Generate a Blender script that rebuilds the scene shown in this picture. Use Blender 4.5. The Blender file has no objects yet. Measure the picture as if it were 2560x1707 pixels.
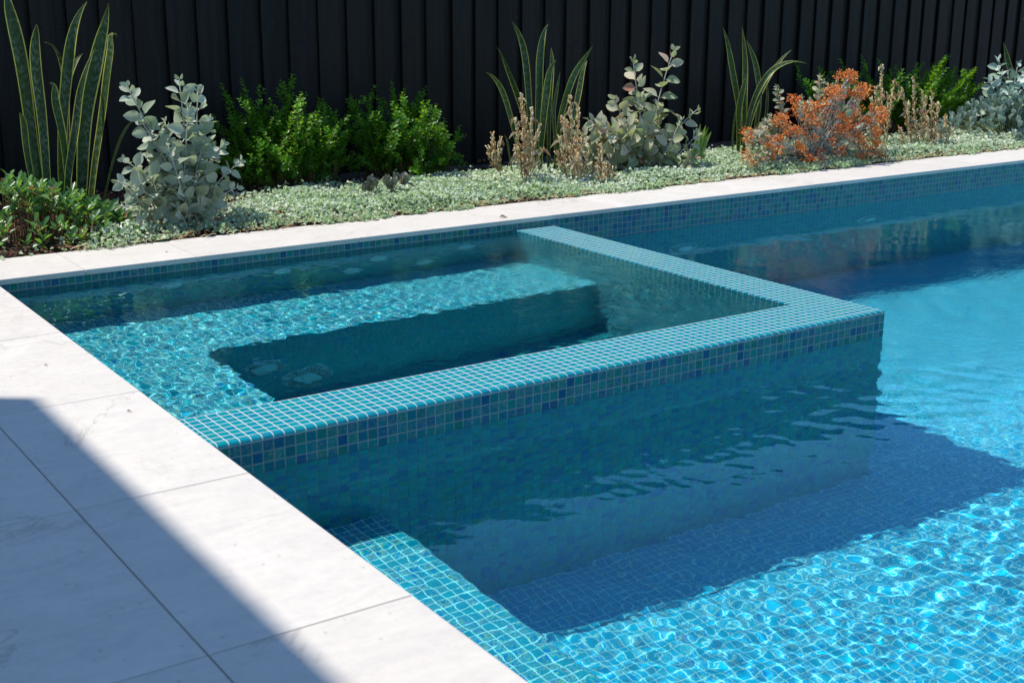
import bpy, math, random
import numpy as np
from mathutils import Vector, Matrix
rnd = random.Random(7)
nr = np.random.RandomState(11)
scene = bpy.context.scene
COL = scene.collection

# ------------------------------------------------------------------ measured layout (metres)
COPE_T = 0.0167                    # coping thickness, its top is z = 0
ZS, ZW = -0.041, -0.1195           # spa wall top, pool water
XIN, XOUT = 1.928, 2.118
YIN, YOUT = -1.4405, -1.6367
P = 0.025                          # mosaic pitch
RL = 0.010                         # rounded lip radius
ARC = RL * math.pi / 2
BENCH_Z, BENCH_Y, BENCH_X = -0.50, -0.508, 0.46
STEP_Z, STEP_X = -0.525, 0.43
WELL_Z = -1.02
OH = 0.012                         # coping overhang
FY = 1.50                          # fence face
PX1, PY0 = 9.0, -4.3               # far ends of the pool
def floor_z(x): return -1.0 - 0.14 * x

# ------------------------------------------------------------------ camera
F_PX, YAW, PITCH, ROLL = 3225.2, 0.604678, 0.271062, 0.005281
CAM = Vector((-0.87614, -4.04173, 0.879454))
fwd = Vector((math.sin(YAW) * math.cos(PITCH), math.cos(YAW) * math.cos(PITCH), -math.sin(PITCH)))
rgt = Vector((math.cos(YAW), -math.sin(YAW), 0))
upv = rgt.cross(fwd)
r1 = rgt * math.cos(ROLL) + upv * math.sin(ROLL)
u1 = -rgt * math.sin(ROLL) + upv * math.cos(ROLL)
cd = bpy.data.cameras.new('camera')
cd.sensor_width = 36.0
cd.lens = 36.0 * F_PX / 2560.0
cd.clip_start = 0.05
cd.clip_end = 2000
cd.dof.use_dof = True
cd.dof.focus_distance = 4.3
cd.dof.aperture_fstop = 9.0
cam = bpy.data.objects.new('camera', cd)
COL.objects.link(cam)
m = Matrix((r1, u1, -fwd)).transposed().to_4x4()
m.translation = CAM
cam.matrix_world = m
scene.camera = cam

def at(px, py, Y):
    """world point on the vertical plane y = Y under measured photo coordinates"""
    d = r1 * ((px - 1280) / F_PX) + u1 * (-(py - 853.5) / F_PX) + fwd
    t = (Y - CAM.y) / d.y
    return CAM + d * t

# ------------------------------------------------------------------ world, sun
SUN_EL = math.radians(66.0)
SX, SY = -0.81, 0.585
w = bpy.data.worlds.new('World')
scene.world = w
w.use_nodes = True
nt = w.node_tree
bg = nt.nodes['Background']
sky = nt.nodes.new('ShaderNodeTexSky')
sky.sky_type = 'NISHITA'
sky.sun_disc = False
sky.sun_elevation = SUN_EL
sky.sun_rotation = math.atan2(SX, SY)
sky.air_density = 1.0
sky.dust_density = 0.0
sky.ozone_density = 2.0
tint = nt.nodes.new('ShaderNodeMix'); tint.data_type = 'RGBA'; tint.blend_type = 'MULTIPLY'
tint.inputs[0].default_value = 1.0; tint.inputs[7].default_value = (0.84, 0.99, 1.09, 1)     # deep clear-day blue
nt.links.new(sky.outputs[0], tint.inputs[6])
nt.links.new(tint.outputs[2], bg.inputs[0])
bg.inputs[1].default_value = 0.15
sd = bpy.data.lights.new('sun', 'SUN')
sd.energy = 4.1
sd.angle = math.radians(0.5)
sd.color = (1.0, 0.945, 0.87)
try: sd.cycles.is_caustics_light = True
except Exception: pass
so = bpy.data.objects.new('sun', sd)
COL.objects.link(so)
sunv = Vector((SX * math.cos(SUN_EL), SY * math.cos(SUN_EL), math.sin(SUN_EL)))
so.rotation_euler = sunv.to_track_quat('Z', 'Y').to_euler()
so.location = sunv * 20

# ------------------------------------------------------------------ tags
def tag(o, label=None, cat=None, group=None, kind=None):
    if label: o['label'] = label
    if cat: o['category'] = cat
    if group: o['group'] = group
    if kind: o['kind'] = kind
    return o

def empty(name, loc, label, cat, group=None):
    o = bpy.data.objects.new(name, None)
    o.empty_display_size = 0.1
    COL.objects.link(o)
    o.location = loc
    return tag(o, label, cat, group)

# ------------------------------------------------------------------ mesh builder
class MB:
    def __init__(s):
        s.v, s.f, s.uv, s.mi, s.rn = [], [], [], [], []
        s.n = 0
    def add(s, verts, faces, uvs=None, mi=0, rn=0.0):
        verts = np.asarray(verts, float).reshape(-1, 3)
        k = len(verts)
        s.v.append(verts)
        if uvs is None: uvs = np.zeros((k, 2))
        s.uv.append(np.asarray(uvs, float).reshape(-1, 2))
        s.rn.append(np.full(k, rn, float) if np.isscalar(rn) else np.asarray(rn, float))
        for f in faces:
            s.f.append(tuple(i + s.n for i in f)); s.mi.append(mi)
        s.n += k
    def inst(s, tpl, mats, rn, mi=0):
        """tpl = (v, f, uv); mats (k,3,4); many copies of one small shape"""
        tv, tf, tuv = tpl
        mats = np.asarray(mats); k = len(mats); n = len(tv)
        V = np.einsum('kij,nj->kni', mats[:, :, :3], tv) + mats[:, None, :, 3]
        s.v.append(V.reshape(-1, 3))
        s.uv.append(np.tile(tuv, (k, 1)))
        s.rn.append(np.repeat(np.asarray(rn, float), n))
        for j in range(k):
            o = s.n + j * n
            for f in tf: s.f.append(tuple(i + o for i in f))
        s.mi += [mi] * (k * len(tf))
        s.n += k * n
    def build(s, name, mats, parent=None, smooth=False, origin=None):
        me = bpy.data.meshes.new(name)
        V = np.concatenate(s.v)
        par = parent.matrix_world.translation if False else (Vector(parent.location) if parent else Vector((0, 0, 0)))
        if parent and parent.parent: par = par + Vector(parent.parent.location)
        V = V - np.array(par)
        me.from_pydata(V.tolist(), [], s.f)
        uvl = me.uv_layers.new(name='UVMap')
        li = np.empty(len(me.loops), np.int32); me.loops.foreach_get('vertex_index', li)
        uvl.data.foreach_set('uv', np.concatenate(s.uv)[li].astype(np.float32).ravel())
        at_ = me.attributes.new('rnd', 'FLOAT', 'POINT')
        at_.data.foreach_set('value', np.concatenate(s.rn).astype(np.float32))
        if not isinstance(mats, (list, tuple)): mats = [mats]
        for q in mats: me.materials.append(q)
        me.polygons.foreach_set('material_index', np.array(s.mi, np.int32))
        me.polygons.foreach_set('use_smooth', np.full(len(me.polygons), smooth))
        me.update()
        o = bpy.data.objects.new(name, me)
        COL.objects.link(o)
        if parent: o.parent = parent
        return o
    # primitives
    def quad(s, a, b, c, d, uv=None, mi=0, rn=0.0):
        s.add([a, b, c, d], [(0, 1, 2, 3)], uv, mi, rn)
    def box(s, x0, x1, y0, y1, z0, z1, mi=0, rn=0.0, bev=0.0):
        if bev <= 0:
            v = [(x, y, z) for z in (z0, z1) for y in (y0, y1) for x in (x0, x1)]
            f = [(0, 2, 3, 1), (4, 5, 7, 6), (0, 1, 5, 4), (2, 6, 7, 3), (0, 4, 6, 2), (1, 3, 7, 5)]
            s.add(v, f, [(q[0], q[1]) for q in v], mi, rn)
            return
        b = bev
        rings = []
        for z, i in ((z0, 0), (z1 - b, 0), (z1 - b * .3, b * .3), (z1, b)):
            rings.append([(x0 + i, y0 + i, z), (x1 - i, y0 + i, z), (x1 - i, y1 - i, z), (x0 + i, y1 - i, z)])
        v = [p for r in rings for p in r]
        f = []
        for r in range(3):
            for k in range(4):
                f.append((r * 4 + k, r * 4 + (k + 1) % 4, r * 4 + 4 + (k + 1) % 4, r * 4 + 4 + k))
        f.append((12, 13, 14, 15)); f.append((3, 2, 1, 0))
        s.add(v, f, [(q[0], q[1]) for q in v], mi, rn)
    def tube(s, pts, rad, n=6, mi=0, rn=0.0, cap=True):
        pts = [Vector(p) for p in pts]
        if np.isscalar(rad): rad = [rad] * len(pts)
        V, UV, Fc = [], [], []
        ref = Vector((0.3, 0.9, 0.2))
        for i, p in enumerate(pts):
            t = (pts[min(i + 1, len(pts) - 1)] - pts[max(i - 1, 0)]).normalized()
            a = t.cross(ref)
            if a.length < 1e-3: a = t.cross(Vector((1, 0, 0)))
            a.normalize(); b = t.cross(a)
            for k in range(n):
                q = 2 * math.pi * k / n
                V.append(p + (a * math.cos(q) + b * math.sin(q)) * rad[i]); UV.append((k / n, i / max(1, len(pts) - 1)))
        for i in range(len(pts) - 1):
            for k in range(n):
                Fc.append((i * n + k, i * n + (k + 1) % n, (i + 1) * n + (k + 1) % n, (i + 1) * n + k))
        if cap:
            Fc.append(tuple(range(n))[::-1]); Fc.append(tuple((len(pts) - 1) * n + k for k in range(n)))
        s.add([tuple(v) for v in V], Fc, UV, mi, rn)

# ------------------------------------------------------------------ node helpers
class NT:
    def __init__(s, name):
        s.m = bpy.data.materials.new(name); s.m.use_nodes = True
        s.t = s.m.node_tree; s.t.nodes.clear()
        s.out = s.t.nodes.new('ShaderNodeOutputMaterial')
    def n(s, typ, **kw):
        nd = s.t.nodes.new('ShaderNode' + typ)
        for k, v in kw.items(): setattr(nd, k, v)
        return nd
    def l(s, a, b): s.t.links.new(a, b)
    def _in(s, nd, i, v):
        if hasattr(v, 'is_output') or isinstance(v, bpy.types.NodeSocket): s.l(v, nd.inputs[i])
        else: nd.inputs[i].default_value = v
    def math(s, op, a, b=0.0, c=0.0, clamp=False):
        nd = s.n('Math', operation=op, use_clamp=clamp)
        s._in(nd, 0, a); s._in(nd, 1, b); s._in(nd, 2, c)
        return nd.outputs[0]
    def mix(s, f, a, b, bt='MIX'):
        nd = s.n('Mix', data_type='RGBA', blend_type=bt)
        s._in(nd, 0, f); s._in(nd, 6, c4(a)); s._in(nd, 7, c4(b))
        return nd.outputs[2]
    def ramp(s, f, stops, interp='LINEAR'):
        nd = s.n('ValToRGB'); nd.color_ramp.interpolation = interp
        e = nd.color_ramp.elements
        while len(e) < len(stops): e.new(0.5)
        for q, (p, c) in zip(e, stops): q.position = p; q.color = c4(c)
        s._in(nd, 0, f)
        return nd.outputs[0]
    def noise(s, vec, scale, detail=3.0, rough=0.55, dist=0.0):
        nd = s.n('TexNoise'); s._in(nd, 'Scale', scale); s._in(nd, 'Detail', detail); s._in(nd, 'Roughness', rough); s._in(nd, 'Distortion', dist)
        if vec is not None: s.l(vec, nd.inputs['Vector'])
        return nd.outputs[0]
    def mapr(s, f, a, b, c=0.0, d=1.0):
        nd = s.n('MapRange'); s._in(nd, 0, f); s._in(nd, 1, a); s._in(nd, 2, b); s._in(nd, 3, c); s._in(nd, 4, d)
        return nd.outputs[0]
    def scale(s, vec, xyz):
        nd = s.n('Mapping'); nd.inputs['Scale'].default_value = xyz; s.l(vec, nd.inputs[0]); return nd.outputs[0]
    def bump(s, h, strength, dist):
        nd = s.n('Bump'); s._in(nd, 'Height', h); s._in(nd, 'Strength', strength); s._in(nd, 'Distance', dist); return nd.outputs[0]
    def done(s, sh): s.l(sh, s.out.inputs[0]); return s.m

def c4(c):
    if isinstance(c, (tuple, list)): return tuple(c) + (1.0,) if len(c) == 3 else tuple(c)
    if isinstance(c, float): return (c, c, c, 1)
    return c

def principled(N, base, rough=0.5, normal=None, spec=0.5, **kw):
    b = N.n('BsdfPrincipled')
    N._in(b, 'Base Color', c4(base)); N._in(b, 'Roughness', rough); N._in(b, 'Specular IOR Level', spec)
    if normal is not None: N.l(normal, b.inputs['Normal'])
    for k, v in kw.items(): N._in(b, k.replace('_', ' '), v)
    return b
# ================================================================== materials
def mat_tile(name, seed, iri=0.25, bright=1.0, var=1.0, base0=(0.003, 0.165, 0.225), gr=0.5):
    N = NT(name)
    tc = N.n('TexCoord')
    sep = N.n('SeparateXYZ'); N.l(tc.outputs['UV'], sep.inputs[0])
    u, v = sep.outputs[0], sep.outputs[1]
    au = N.math('ABSOLUTE', N.math('SUBTRACT', N.math('FRACT', u), 0.5))
    av = N.math('ABSOLUTE', N.math('SUBTRACT', N.math('FRACT', v), 0.5))
    mx = N.math('SMOOTH_MAX', au, av, 0.03)
    grout = N.mapr(mx, 0.446, 0.464)
    cmb = N.n('CombineXYZ'); N.l(N.math('FLOOR', u), cmb.inputs[0]); N.l(N.math('FLOOR', v), cmb.inputs[1]); cmb.inputs[2].default_value = seed
    wn = N.n('TexWhiteNoise', noise_dimensions='3D'); N.l(cmb.outputs[0], wn.inputs['Vector'])
    wc = N.n('SeparateColor'); N.l(wn.outputs['Color'], wc.inputs[0])
    B = bright
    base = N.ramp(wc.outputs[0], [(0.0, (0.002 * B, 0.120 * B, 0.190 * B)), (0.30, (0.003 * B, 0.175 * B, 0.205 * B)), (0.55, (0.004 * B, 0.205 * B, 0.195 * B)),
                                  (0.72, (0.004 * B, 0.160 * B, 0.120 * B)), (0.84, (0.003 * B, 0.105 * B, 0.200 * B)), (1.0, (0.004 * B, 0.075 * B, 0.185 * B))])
    base = N.mix(1 - var, base, base0)
    # per tile cloudy glass figure
    off = N.n('VectorMath', operation='MULTIPLY_ADD'); N.l(wn.outputs['Color'], off.inputs[0]); off.inputs[1].default_value = (37, 37, 37); N.l(tc.outputs['UV'], off.inputs[2])
    n1 = N.noise(off.outputs[0], 2.2, 4.0, 0.6, 0.6)
    n2 = N.noise(off.outputs[0], 7.0, 3.0, 0.6, 0.3)
    amt = N.math('MULTIPLY', N.mapr(n1, 0.40, 0.66), N.mapr(wc.outputs[1], 0.35, 0.9))
    base = N.mix(N.math('MULTIPLY', amt, 0.75 * var), base, (0.030 * B, 0.17 * B, 0.13 * B))
    dk = N.math('MULTIPLY', N.mapr(n2, 0.52, 0.72), N.mapr(wc.outputs[2], 0.55, 1.0))
    base = N.mix(N.math('MULTIPLY', dk, 0.65), base, (0.02, 0.05, 0.06))
    # rainbow glints of dispersed sunlight and glass iridescence, painted as colour flecks
    n3 = N.noise(off.outputs[0], 1.7, 2.0, 0.5, 1.2)
    n3 = N.noise(off.outputs[0], 2.6, 1.5, 0.5, 1.6)
    prismc = N.ramp(n3, [(0.0, (0.02, 0.08, 0.62)), (0.38, (0.0, 0.10, 0.60)), (0.43, base0), (0.54, base0),
                       (0.57, (0.90, 0.80, 0.15)), (0.61, (0.95, 0.45, 0.22)), (0.65, (0.90, 0.22, 0.60)), (0.70, (0.15, 0.12, 0.80)), (0.75, base0)])
    base = N.mix(N.math('MULTIPLY', N.mapr(wc.outputs[1], 0.15, 0.6), iri), base, prismc)
    gc = N.mix(N.noise(tc.outputs['UV'], 0.7, 3), (gr * .9, gr * .94, gr * .92), (gr * 1.08, gr * 1.11, gr * 1.07))
    col = N.mix(grout, base, gc)
    hgt = N.math('SUBTRACT', N.mapr(mx, 0.40, 0.47, 1.0, 0.0), N.math('MULTIPLY', n1, 0.12))
    tx = N.math('MULTIPLY', N.math('FRACT', u), N.math('SUBTRACT', wc.outputs[0], 0.5))
    ty = N.math('MULTIPLY', N.math('FRACT', v), N.math('SUBTRACT', wc.outputs[2], 0.5))
    hgt = N.math('MULTIPLY_ADD', N.math('ADD', tx, ty), 1.1, hgt)
    bmp = N.bump(hgt, 0.35, 0.0012)
    rough = N.mapr(grout, 0.0, 1.0, 0.16, 0.75)
    b = principled(N, col, rough, bmp, 0.25)
    return N.done(b.outputs[0])

M_TILE = mat_tile('glass_mosaic_upper', 3.0, 0.12, 0.86, 1.0, base0=(0.001, 0.235, 0.285), gr=0.26)
M_TILEW = mat_tile('glass_mosaic_wall_lightened', 3.0, 0.16, 2.15, 0.92, base0=(0.001, 0.42, 0.58), gr=0.30)  # lightened copy of the mosaic, making up for light missing underwater
M_TILER = mat_tile('glass_mosaic_riser_lightened', 4.0, 0.12, 2.4, 0.5, base0=(0.001, 0.56, 0.62), gr=0.6)  # brighter colour stands in for light that the shaded footwell lacks
M_TILET = mat_tile('glass_mosaic_capping', 3.0, 0.0, 1.15, 0.30, base0=(0.001, 0.225, 0.290), gr=0.50)
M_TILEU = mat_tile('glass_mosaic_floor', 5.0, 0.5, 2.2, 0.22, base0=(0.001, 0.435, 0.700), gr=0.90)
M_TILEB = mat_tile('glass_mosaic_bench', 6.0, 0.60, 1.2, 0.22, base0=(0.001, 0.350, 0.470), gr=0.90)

def mat_water(name, kind):
    """clear water; the swell is in the mesh, the finest capillary ripples are bump"""
    N = NT(name)
    tc = N.n('TexCoord'); obj = tc.outputs['Object']
    sep = N.n('SeparateXYZ'); N.l(obj, sep.inputs[0])
    X, Y = sep.outputs[0], sep.outputs[1]
    def wv(scale, stretch, dist, rot):
        mp = N.n('Mapping'); mp.inputs['Scale'].default_value = (scale, scale * stretch, scale); mp.inputs['Rotation'].default_value = (0, 0, rot)
        N.l(obj, mp.inputs[0])
        return N.noise(mp.outputs[0], 1.0, 2.0, 0.45, dist)
    patch = N.mapr(N.noise(obj, 2.4, 2.0), 0.38, 0.62, 0.35, 1.0)
    if kind == 'pool':
        zone = N.mapr(N.math('ADD', X, N.math('MULTIPLY', N.math('ADD', Y, 1.78), 0.25)), 1.3, 2.3)
        zone = N.math('MULTIPLY', zone, N.math('MULTIPLY', N.mapr(Y, -2.75, -1.9), N.mapr(Y, -0.7, -1.25, 0.12, 1.0)))
        zone = N.math('MULTIPLY', zone, patch)
        h = N.math('ADD', N.math('MULTIPLY', wv(38, 1.5, 0.5, .5), 0.0022), N.math('MULTIPLY', wv(90, 1.6, 0.3, -.3), 0.0008))
        h = N.math('MULTIPLY', h, N.math('MULTIPLY_ADD', zone, 0.60, 0.03))
    else:
        zone = N.mapr(N.math('ADD', X, N.math('MULTIPLY', N.math('ADD', Y, .7), 0.25)), 0.9, 1.78)
        zone = N.math('MULTIPLY', zone, patch)
        h = N.math('ADD', N.math('MULTIPLY', wv(55, 1.3, 0.5, .5), 0.0016), N.math('MULTIPLY', wv(130, 1.3, 0.3, -.3), 0.0008))
        h = N.math('MULTIPLY', h, N.math('MULTIPLY_ADD', zone, 0.75, 0.06))
    bmp = N.bump(h, 1.0, 1.0)
    g = N.n('BsdfGlass'); g.inputs['IOR'].default_value = 1.333; g.inputs['Roughness'].default_value = 0.0
    g.inputs['Color'].default_value = (0.54, 0.98, 0.995, 1)
    N.l(bmp, g.inputs['Normal'])
    return N.done(g.outputs[0])
M_POOLW = mat_water('pool_water', 'pool')
M_SPAW = mat_water('spa_water', 'spa')

def mat_stone():
    N = NT('limestone')
    tc = N.n('TexCoord'); obj = tc.outputs['Object']
    at_ = N.n('Attribute', attribute_name='rnd')
    off = N.n('VectorMath', operation='MULTIPLY_ADD'); N.l(at_.outputs['Fac'], off.inputs[0]); off.inputs[1].default_value = (13, 7, 3); N.l(obj, off.inputs[2])
    p = off.outputs[0]
    a = N.noise(p, 2.2, 5, 0.6, 0.5)
    b_ = N.noise(N.scale(p, (3, 9, 3)), 2.0, 6, 0.62, 1.78)
    c = N.noise(p, 55.0, 4, 0.6)
    v = N.n('TexVoronoi', feature='F1'); v.inputs['Scale'].default_value = 46; v.inputs['Randomness'].default_value = 1; N.l(N.scale(p, (1, 0.55, 1)), v.inputs['Vector'])
    v2 = N.n('TexVoronoi', feature='F1'); v2.inputs['Scale'].default_value = 150; N.l(p, v2.inputs['Vector'])
    spk = N.math('MULTIPLY', N.mapr(v2.outputs['Distance'], 0.0, 0.30, 1.0, 0.0), N.mapr(N.noise(p, 14.0, 3), 0.45, 0.6))
    pit = N.math('MULTIPLY', N.mapr(v.outputs['Distance'], 0.0, 0.16, 1.0, 0.0), N.mapr(N.noise(p, 9.0, 2), 0.46, 0.58))
    vein = N.mapr(N.math('ABSOLUTE', N.math('SUBTRACT', N.noise(p, 1.5, 7, 0.62, 0.8), 0.5)), 0.0, 0.010, 1.0, 0.0)
    vein = N.math('MULTIPLY', vein, N.mapr(N.noise(p, 1.9, 2), 0.5, 0.62))
    pale = N.mapr(N.math('ABSOLUTE', N.math('SUBTRACT', N.noise(p, 2.3, 6, 0.6, 1.4), 0.52)), 0.0, 0.06, 1.0, 0.0)
    pale = N.math('MULTIPLY', pale, N.mapr(N.noise(p, 2.6, 2), 0.48, 0.6))
    col = N.mix(a, (0.475, 0.440, 0.385), (0.585, 0.545, 0.485))
    col = N.mix(N.math('MULTIPLY', N.mapr(b_, 0.4, 0.7), 0.6), col, (0.42, 0.395, 0.37))
    col = N.mix(N.math('MULTIPLY', N.mapr(c, .3, .7), 0.30), col, (0.66, 0.62, 0.565))
    col = N.mix(N.math('MULTIPLY', pale, 0.35), col, (0.66, 0.63, 0.58))
    col = N.mix(N.math('MULTIPLY', vein, 0.7), col, (0.36, 0.32, 0.28))
    col = N.mix(N.math('MULTIPLY', pit, 0.7), col, (0.25, 0.22, 0.20))
    col = N.mix(N.math('MULTIPLY', at_.outputs['Fac'], 0.22), col, (0.40, 0.372, 0.335))
    col = N.mix(N.math('MULTIPLY', spk, 0.45), col, (0.34, 0.30, 0.26))
    h = N.math('SUBTRACT', N.math('MULTIPLY', c, 0.5), pit)
    return N.done(principled(N, col, 0.62, N.bump(h, 0.18, 0.0012), 0.35).outputs[0])
M_STONE = mat_stone()

def mat_simple(name, col, rough=0.6, noise=None, amp=0.3, spec=0.5, bump=0.0):
    N = NT(name); tc = N.n('TexCoord')
    c = col; nb = None
    if noise:
        f = N.noise(tc.outputs['Object'], noise, 4)
        c = N.mix(N.math('MULTIPLY', N.mapr(f, 0.3, 0.7), 1.0), tuple(x * (1 - amp) for x in col), tuple(min(1, x * (1 + amp)) for x in col))
        if bump: nb = N.bump(f, bump, 0.003)
    return N.done(principled(N, c, rough, nb, spec).outputs[0])
M_JOINT = mat_simple('joint_mortar', (0.27, 0.235, 0.20), 0.9, 60)
M_SOIL = mat_simple('soil', (0.05, 0.03, 0.02), 0.95, 40, 0.6, bump=0.6)
M_GROUND = mat_simple('ground_earth', (0.10, 0.09, 0.06), 0.95, 3, 0.4)
M_RENDER = mat_simple('painted_render', (0.62, 0.60, 0.57), 0.8, 8, 0.06)
M_ROOF = mat_simple('roof_metal', (0.16, 0.17, 0.18), 0.5)
M_PLASTIC = mat_simple('white_plastic', (0.86, 0.90, 0.90), 0.35, 30, 0.03)
M_SLOT = mat_simple('slot_shadow_gap', (0.03, 0.05, 0.06), 0.7)

def mat_fence():
    N = NT('charcoal_stained_timber')
    tc = N.n('TexCoord'); obj = tc.outputs['Object']
    at_ = N.n('Attribute', attribute_name='rnd')
    off = N.n('VectorMath', operation='MULTIPLY_ADD'); N.l(at_.outputs['Fac'], off.inputs[0]); off.inputs[1].default_value = (31, 17, 23); N.l(obj, off.inputs[2])
    p = off.outputs[0]
    g = N.noise(N.scale(p, (45, 45, 2.2)), 1.0, 5, 0.6, 0.4)
    k = N.noise(N.scale(p, (9, 9, 4)), 1.0, 3, 0.6, 1.0)
    base = N.mix(at_.outputs['Fac'], (0.0035, 0.0040, 0.0038), (0.0105, 0.0078, 0.0060))
    col = N.mix(N.mapr(g, 0.40, 0.75), base, (0.0165, 0.0140, 0.0120))
    col = N.mix(N.math('MULTIPLY', N.mapr(k, 0.62, 0.72), 0.8), col, (0.003, 0.0035, 0.005))
    h = N.math('SUBTRACT', g, N.math('MULTIPLY', N.mapr(k, 0.62, 0.72), 0.6))
    return N.done(principled(N, col, 0.6, N.bump(h, 0.5, 0.0015), 0.18).outputs[0])
M_FENCE = mat_fence()
M_NAIL = mat_simple('dark_nail_head', (0.006, 0.006, 0.007), 0.6)

def leafmat(name, stops, rim=None, rimpos=0.8, rough=0.45, trans=0.35, tcol=None, mott=0.0, back=None, spec=0.5, coat=0.0):
    """stops: ramp over the per leaf random value; rim: colour at the leaf edge"""
    N = NT(name)
    at_ = N.n('Attribute', attribute_name='rnd')
    col = N.ramp(at_.outputs['Fac'], stops)
    tc = N.n('TexCoord'); sep = N.n('SeparateXYZ'); N.l(tc.outputs['UV'], sep.inputs[0])
    uu = N.math('ABSOLUTE', N.math('MULTIPLY_ADD', sep.outputs[0], 2.0, -1.0))
    vv = sep.outputs[1]
    if mott:
        f = N.noise(tc.outputs['Object'], 90, 3)
        col = N.mix(N.math('MULTIPLY', N.mapr(f, 0.35, 0.7), mott), col, tuple(x * 0.55 for x in stops[0][1]))
    mid = N.mapr(uu, 0.0, 0.07, 0.35, 0.0)
    col = N.mix(mid, col, tuple(min(1, x * 1.5 + 0.02) for x in stops[-1][1]))
    if rim:
        e = N.math('MAXIMUM', uu, N.mapr(vv, 0.75, 1.0))
        col = N.mix(N.mapr(e, rimpos, min(1.0, rimpos + 0.14)), col, rim)
    b = principled(N, col, rough, None, spec)
    if coat:
        b.inputs['Coat Weight'].default_value = coat; b.inputs['Coat Roughness'].default_value = 0.2
    tr = N.n('BsdfTranslucent')
    if tcol is None: N.l(col, tr.inputs[0])
    else: N._in(tr, 0, N.mix(0.6, col, tcol))
    mx = N.n('MixShader'); mx.inputs[0].default_value = trans
    N.l(b.outputs[0], mx.inputs[1]); N.l(tr.outputs[0], mx.inputs[2])
    return N.done(mx.outputs[0])

M_SILVER = leafmat('silver_felt_leaf', [(0, (0.251, 0.315, 0.228)), (0.5, (0.370, 0.428, 0.336)), (1, (0.502, 0.542, 0.444))], rim=(0.594, 0.592, 0.456), rimpos=0.9, rough=0.8, trans=0.30, tcol=(0.396, 0.529, 0.120), spec=0.15)
M_SILVERR = leafmat('bronze_edged_leaf', [(0, (0.253, 0.298, 0.176)), (0.55, (0.356, 0.397, 0.270)), (0.9, (0.505, 0.468, 0.351)), (0.965, (0.535, 0.284, 0.203)), (1, (0.327, 0.142, 0.108))], rim=(0.594, 0.312, 0.203), rimpos=0.9, rough=0.75, trans=0.28, tcol=(0.446, 0.595, 0.108), spec=0.15)
M_JADE = leafmat('grey_jade_leaf', [(0, (0.162, 0.257, 0.176)), (0.5, (0.324, 0.432, 0.338)), (1, (0.540, 0.621, 0.540))], rim=(0.486, 0.405, 0.297), rimpos=0.93, rough=0.7, trans=0.15, spec=0.2)
M_GREEN = leafmat('glossy_green_leaf', [(0, (0.025, 0.105, 0.012)), (0.6, (0.061, 0.200, 0.015)), (0.85, (0.161, 0.380, 0.018)), (1, (0.367, 0.589, 0.030))], rough=0.34, trans=0.42, tcol=(0.431, 0.796, 0.015), spec=0.3)
M_HEDGE = leafmat('leathery_leaf', [(0, (0.030, 0.091, 0.027)), (0.5, (0.058, 0.165, 0.045)), (0.85, (0.116, 0.264, 0.045)), (1, (0.264, 0.446, 0.045))], rim=(0.149, 0.264, 0.090), rimpos=0.9, rough=0.35, trans=0.32, tcol=(0.363, 0.693, 0.030), spec=0.55)
M_COVER = leafmat('silver_round_leaf', [(0, (0.193, 0.324, 0.149)), (0.45, (0.386, 0.502, 0.316)), (1, (0.773, 0.778, 0.707))], rim=(0.869, 0.842, 0.782), rimpos=0.86, rough=0.45, trans=0.35, tcol=(0.541, 0.778, 0.224), spec=0.5)
M_PALM = leafmat('young_fan_leaf', [(0, (0.126, 0.238, 0.028)), (1, (0.308, 0.448, 0.056))], rough=0.4, trans=0.4)
M_STEMW = mat_simple('felted_pale_stem', (0.36, 0.36, 0.33), 0.85, 60, 0.25)
M_STEMB = mat_simple('brown_twig', (0.13, 0.075, 0.035), 0.8, 60, 0.4)
M_STEMG = mat_simple('green_twig', (0.10, 0.13, 0.03), 0.7, 60, 0.4)
M_DRY = leafmat('dried_straw', [(0, (0.372, 0.216, 0.093)), (0.5, (0.832, 0.585, 0.291)), (1, (0.880, 0.880, 0.583))], rough=0.85, trans=0.2, spec=0.15)
M_DRYLEAF = leafmat('withered_leaf', [(0, (0.286, 0.143, 0.078)), (0.5, (0.286, 0.260, 0.156)), (1, (0.468, 0.442, 0.312))], rim=(0.468, 0.247, 0.156), rimpos=0.8, rough=0.8, trans=0.2, spec=0.15)
M_ORANGE = leafmat('orange_bell_flower', [(0, (0.34, 0.10, 0.03)), (0.3, (0.66, 0.14, 0.02)), (0.65, (0.86, 0.26, 0.03)), (0.9, (0.92, 0.44, 0.09)), (1, (0.88, 0.66, 0.32))], rough=0.5, trans=0.25)
M_BROWNFL = leafmat('faded_flower', [(0, (0.30, 0.10, 0.03)), (1, (0.50, 0.22, 0.08))], rough=0.7, trans=0.25)
M_MULCH = leafmat('bark_chip', [(0, (0.05, 0.022, 0.012)), (0.6, (0.13, 0.055, 0.03)), (1, (0.24, 0.11, 0.06))], rough=0.9, trans=0.0, spec=0.2)

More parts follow.
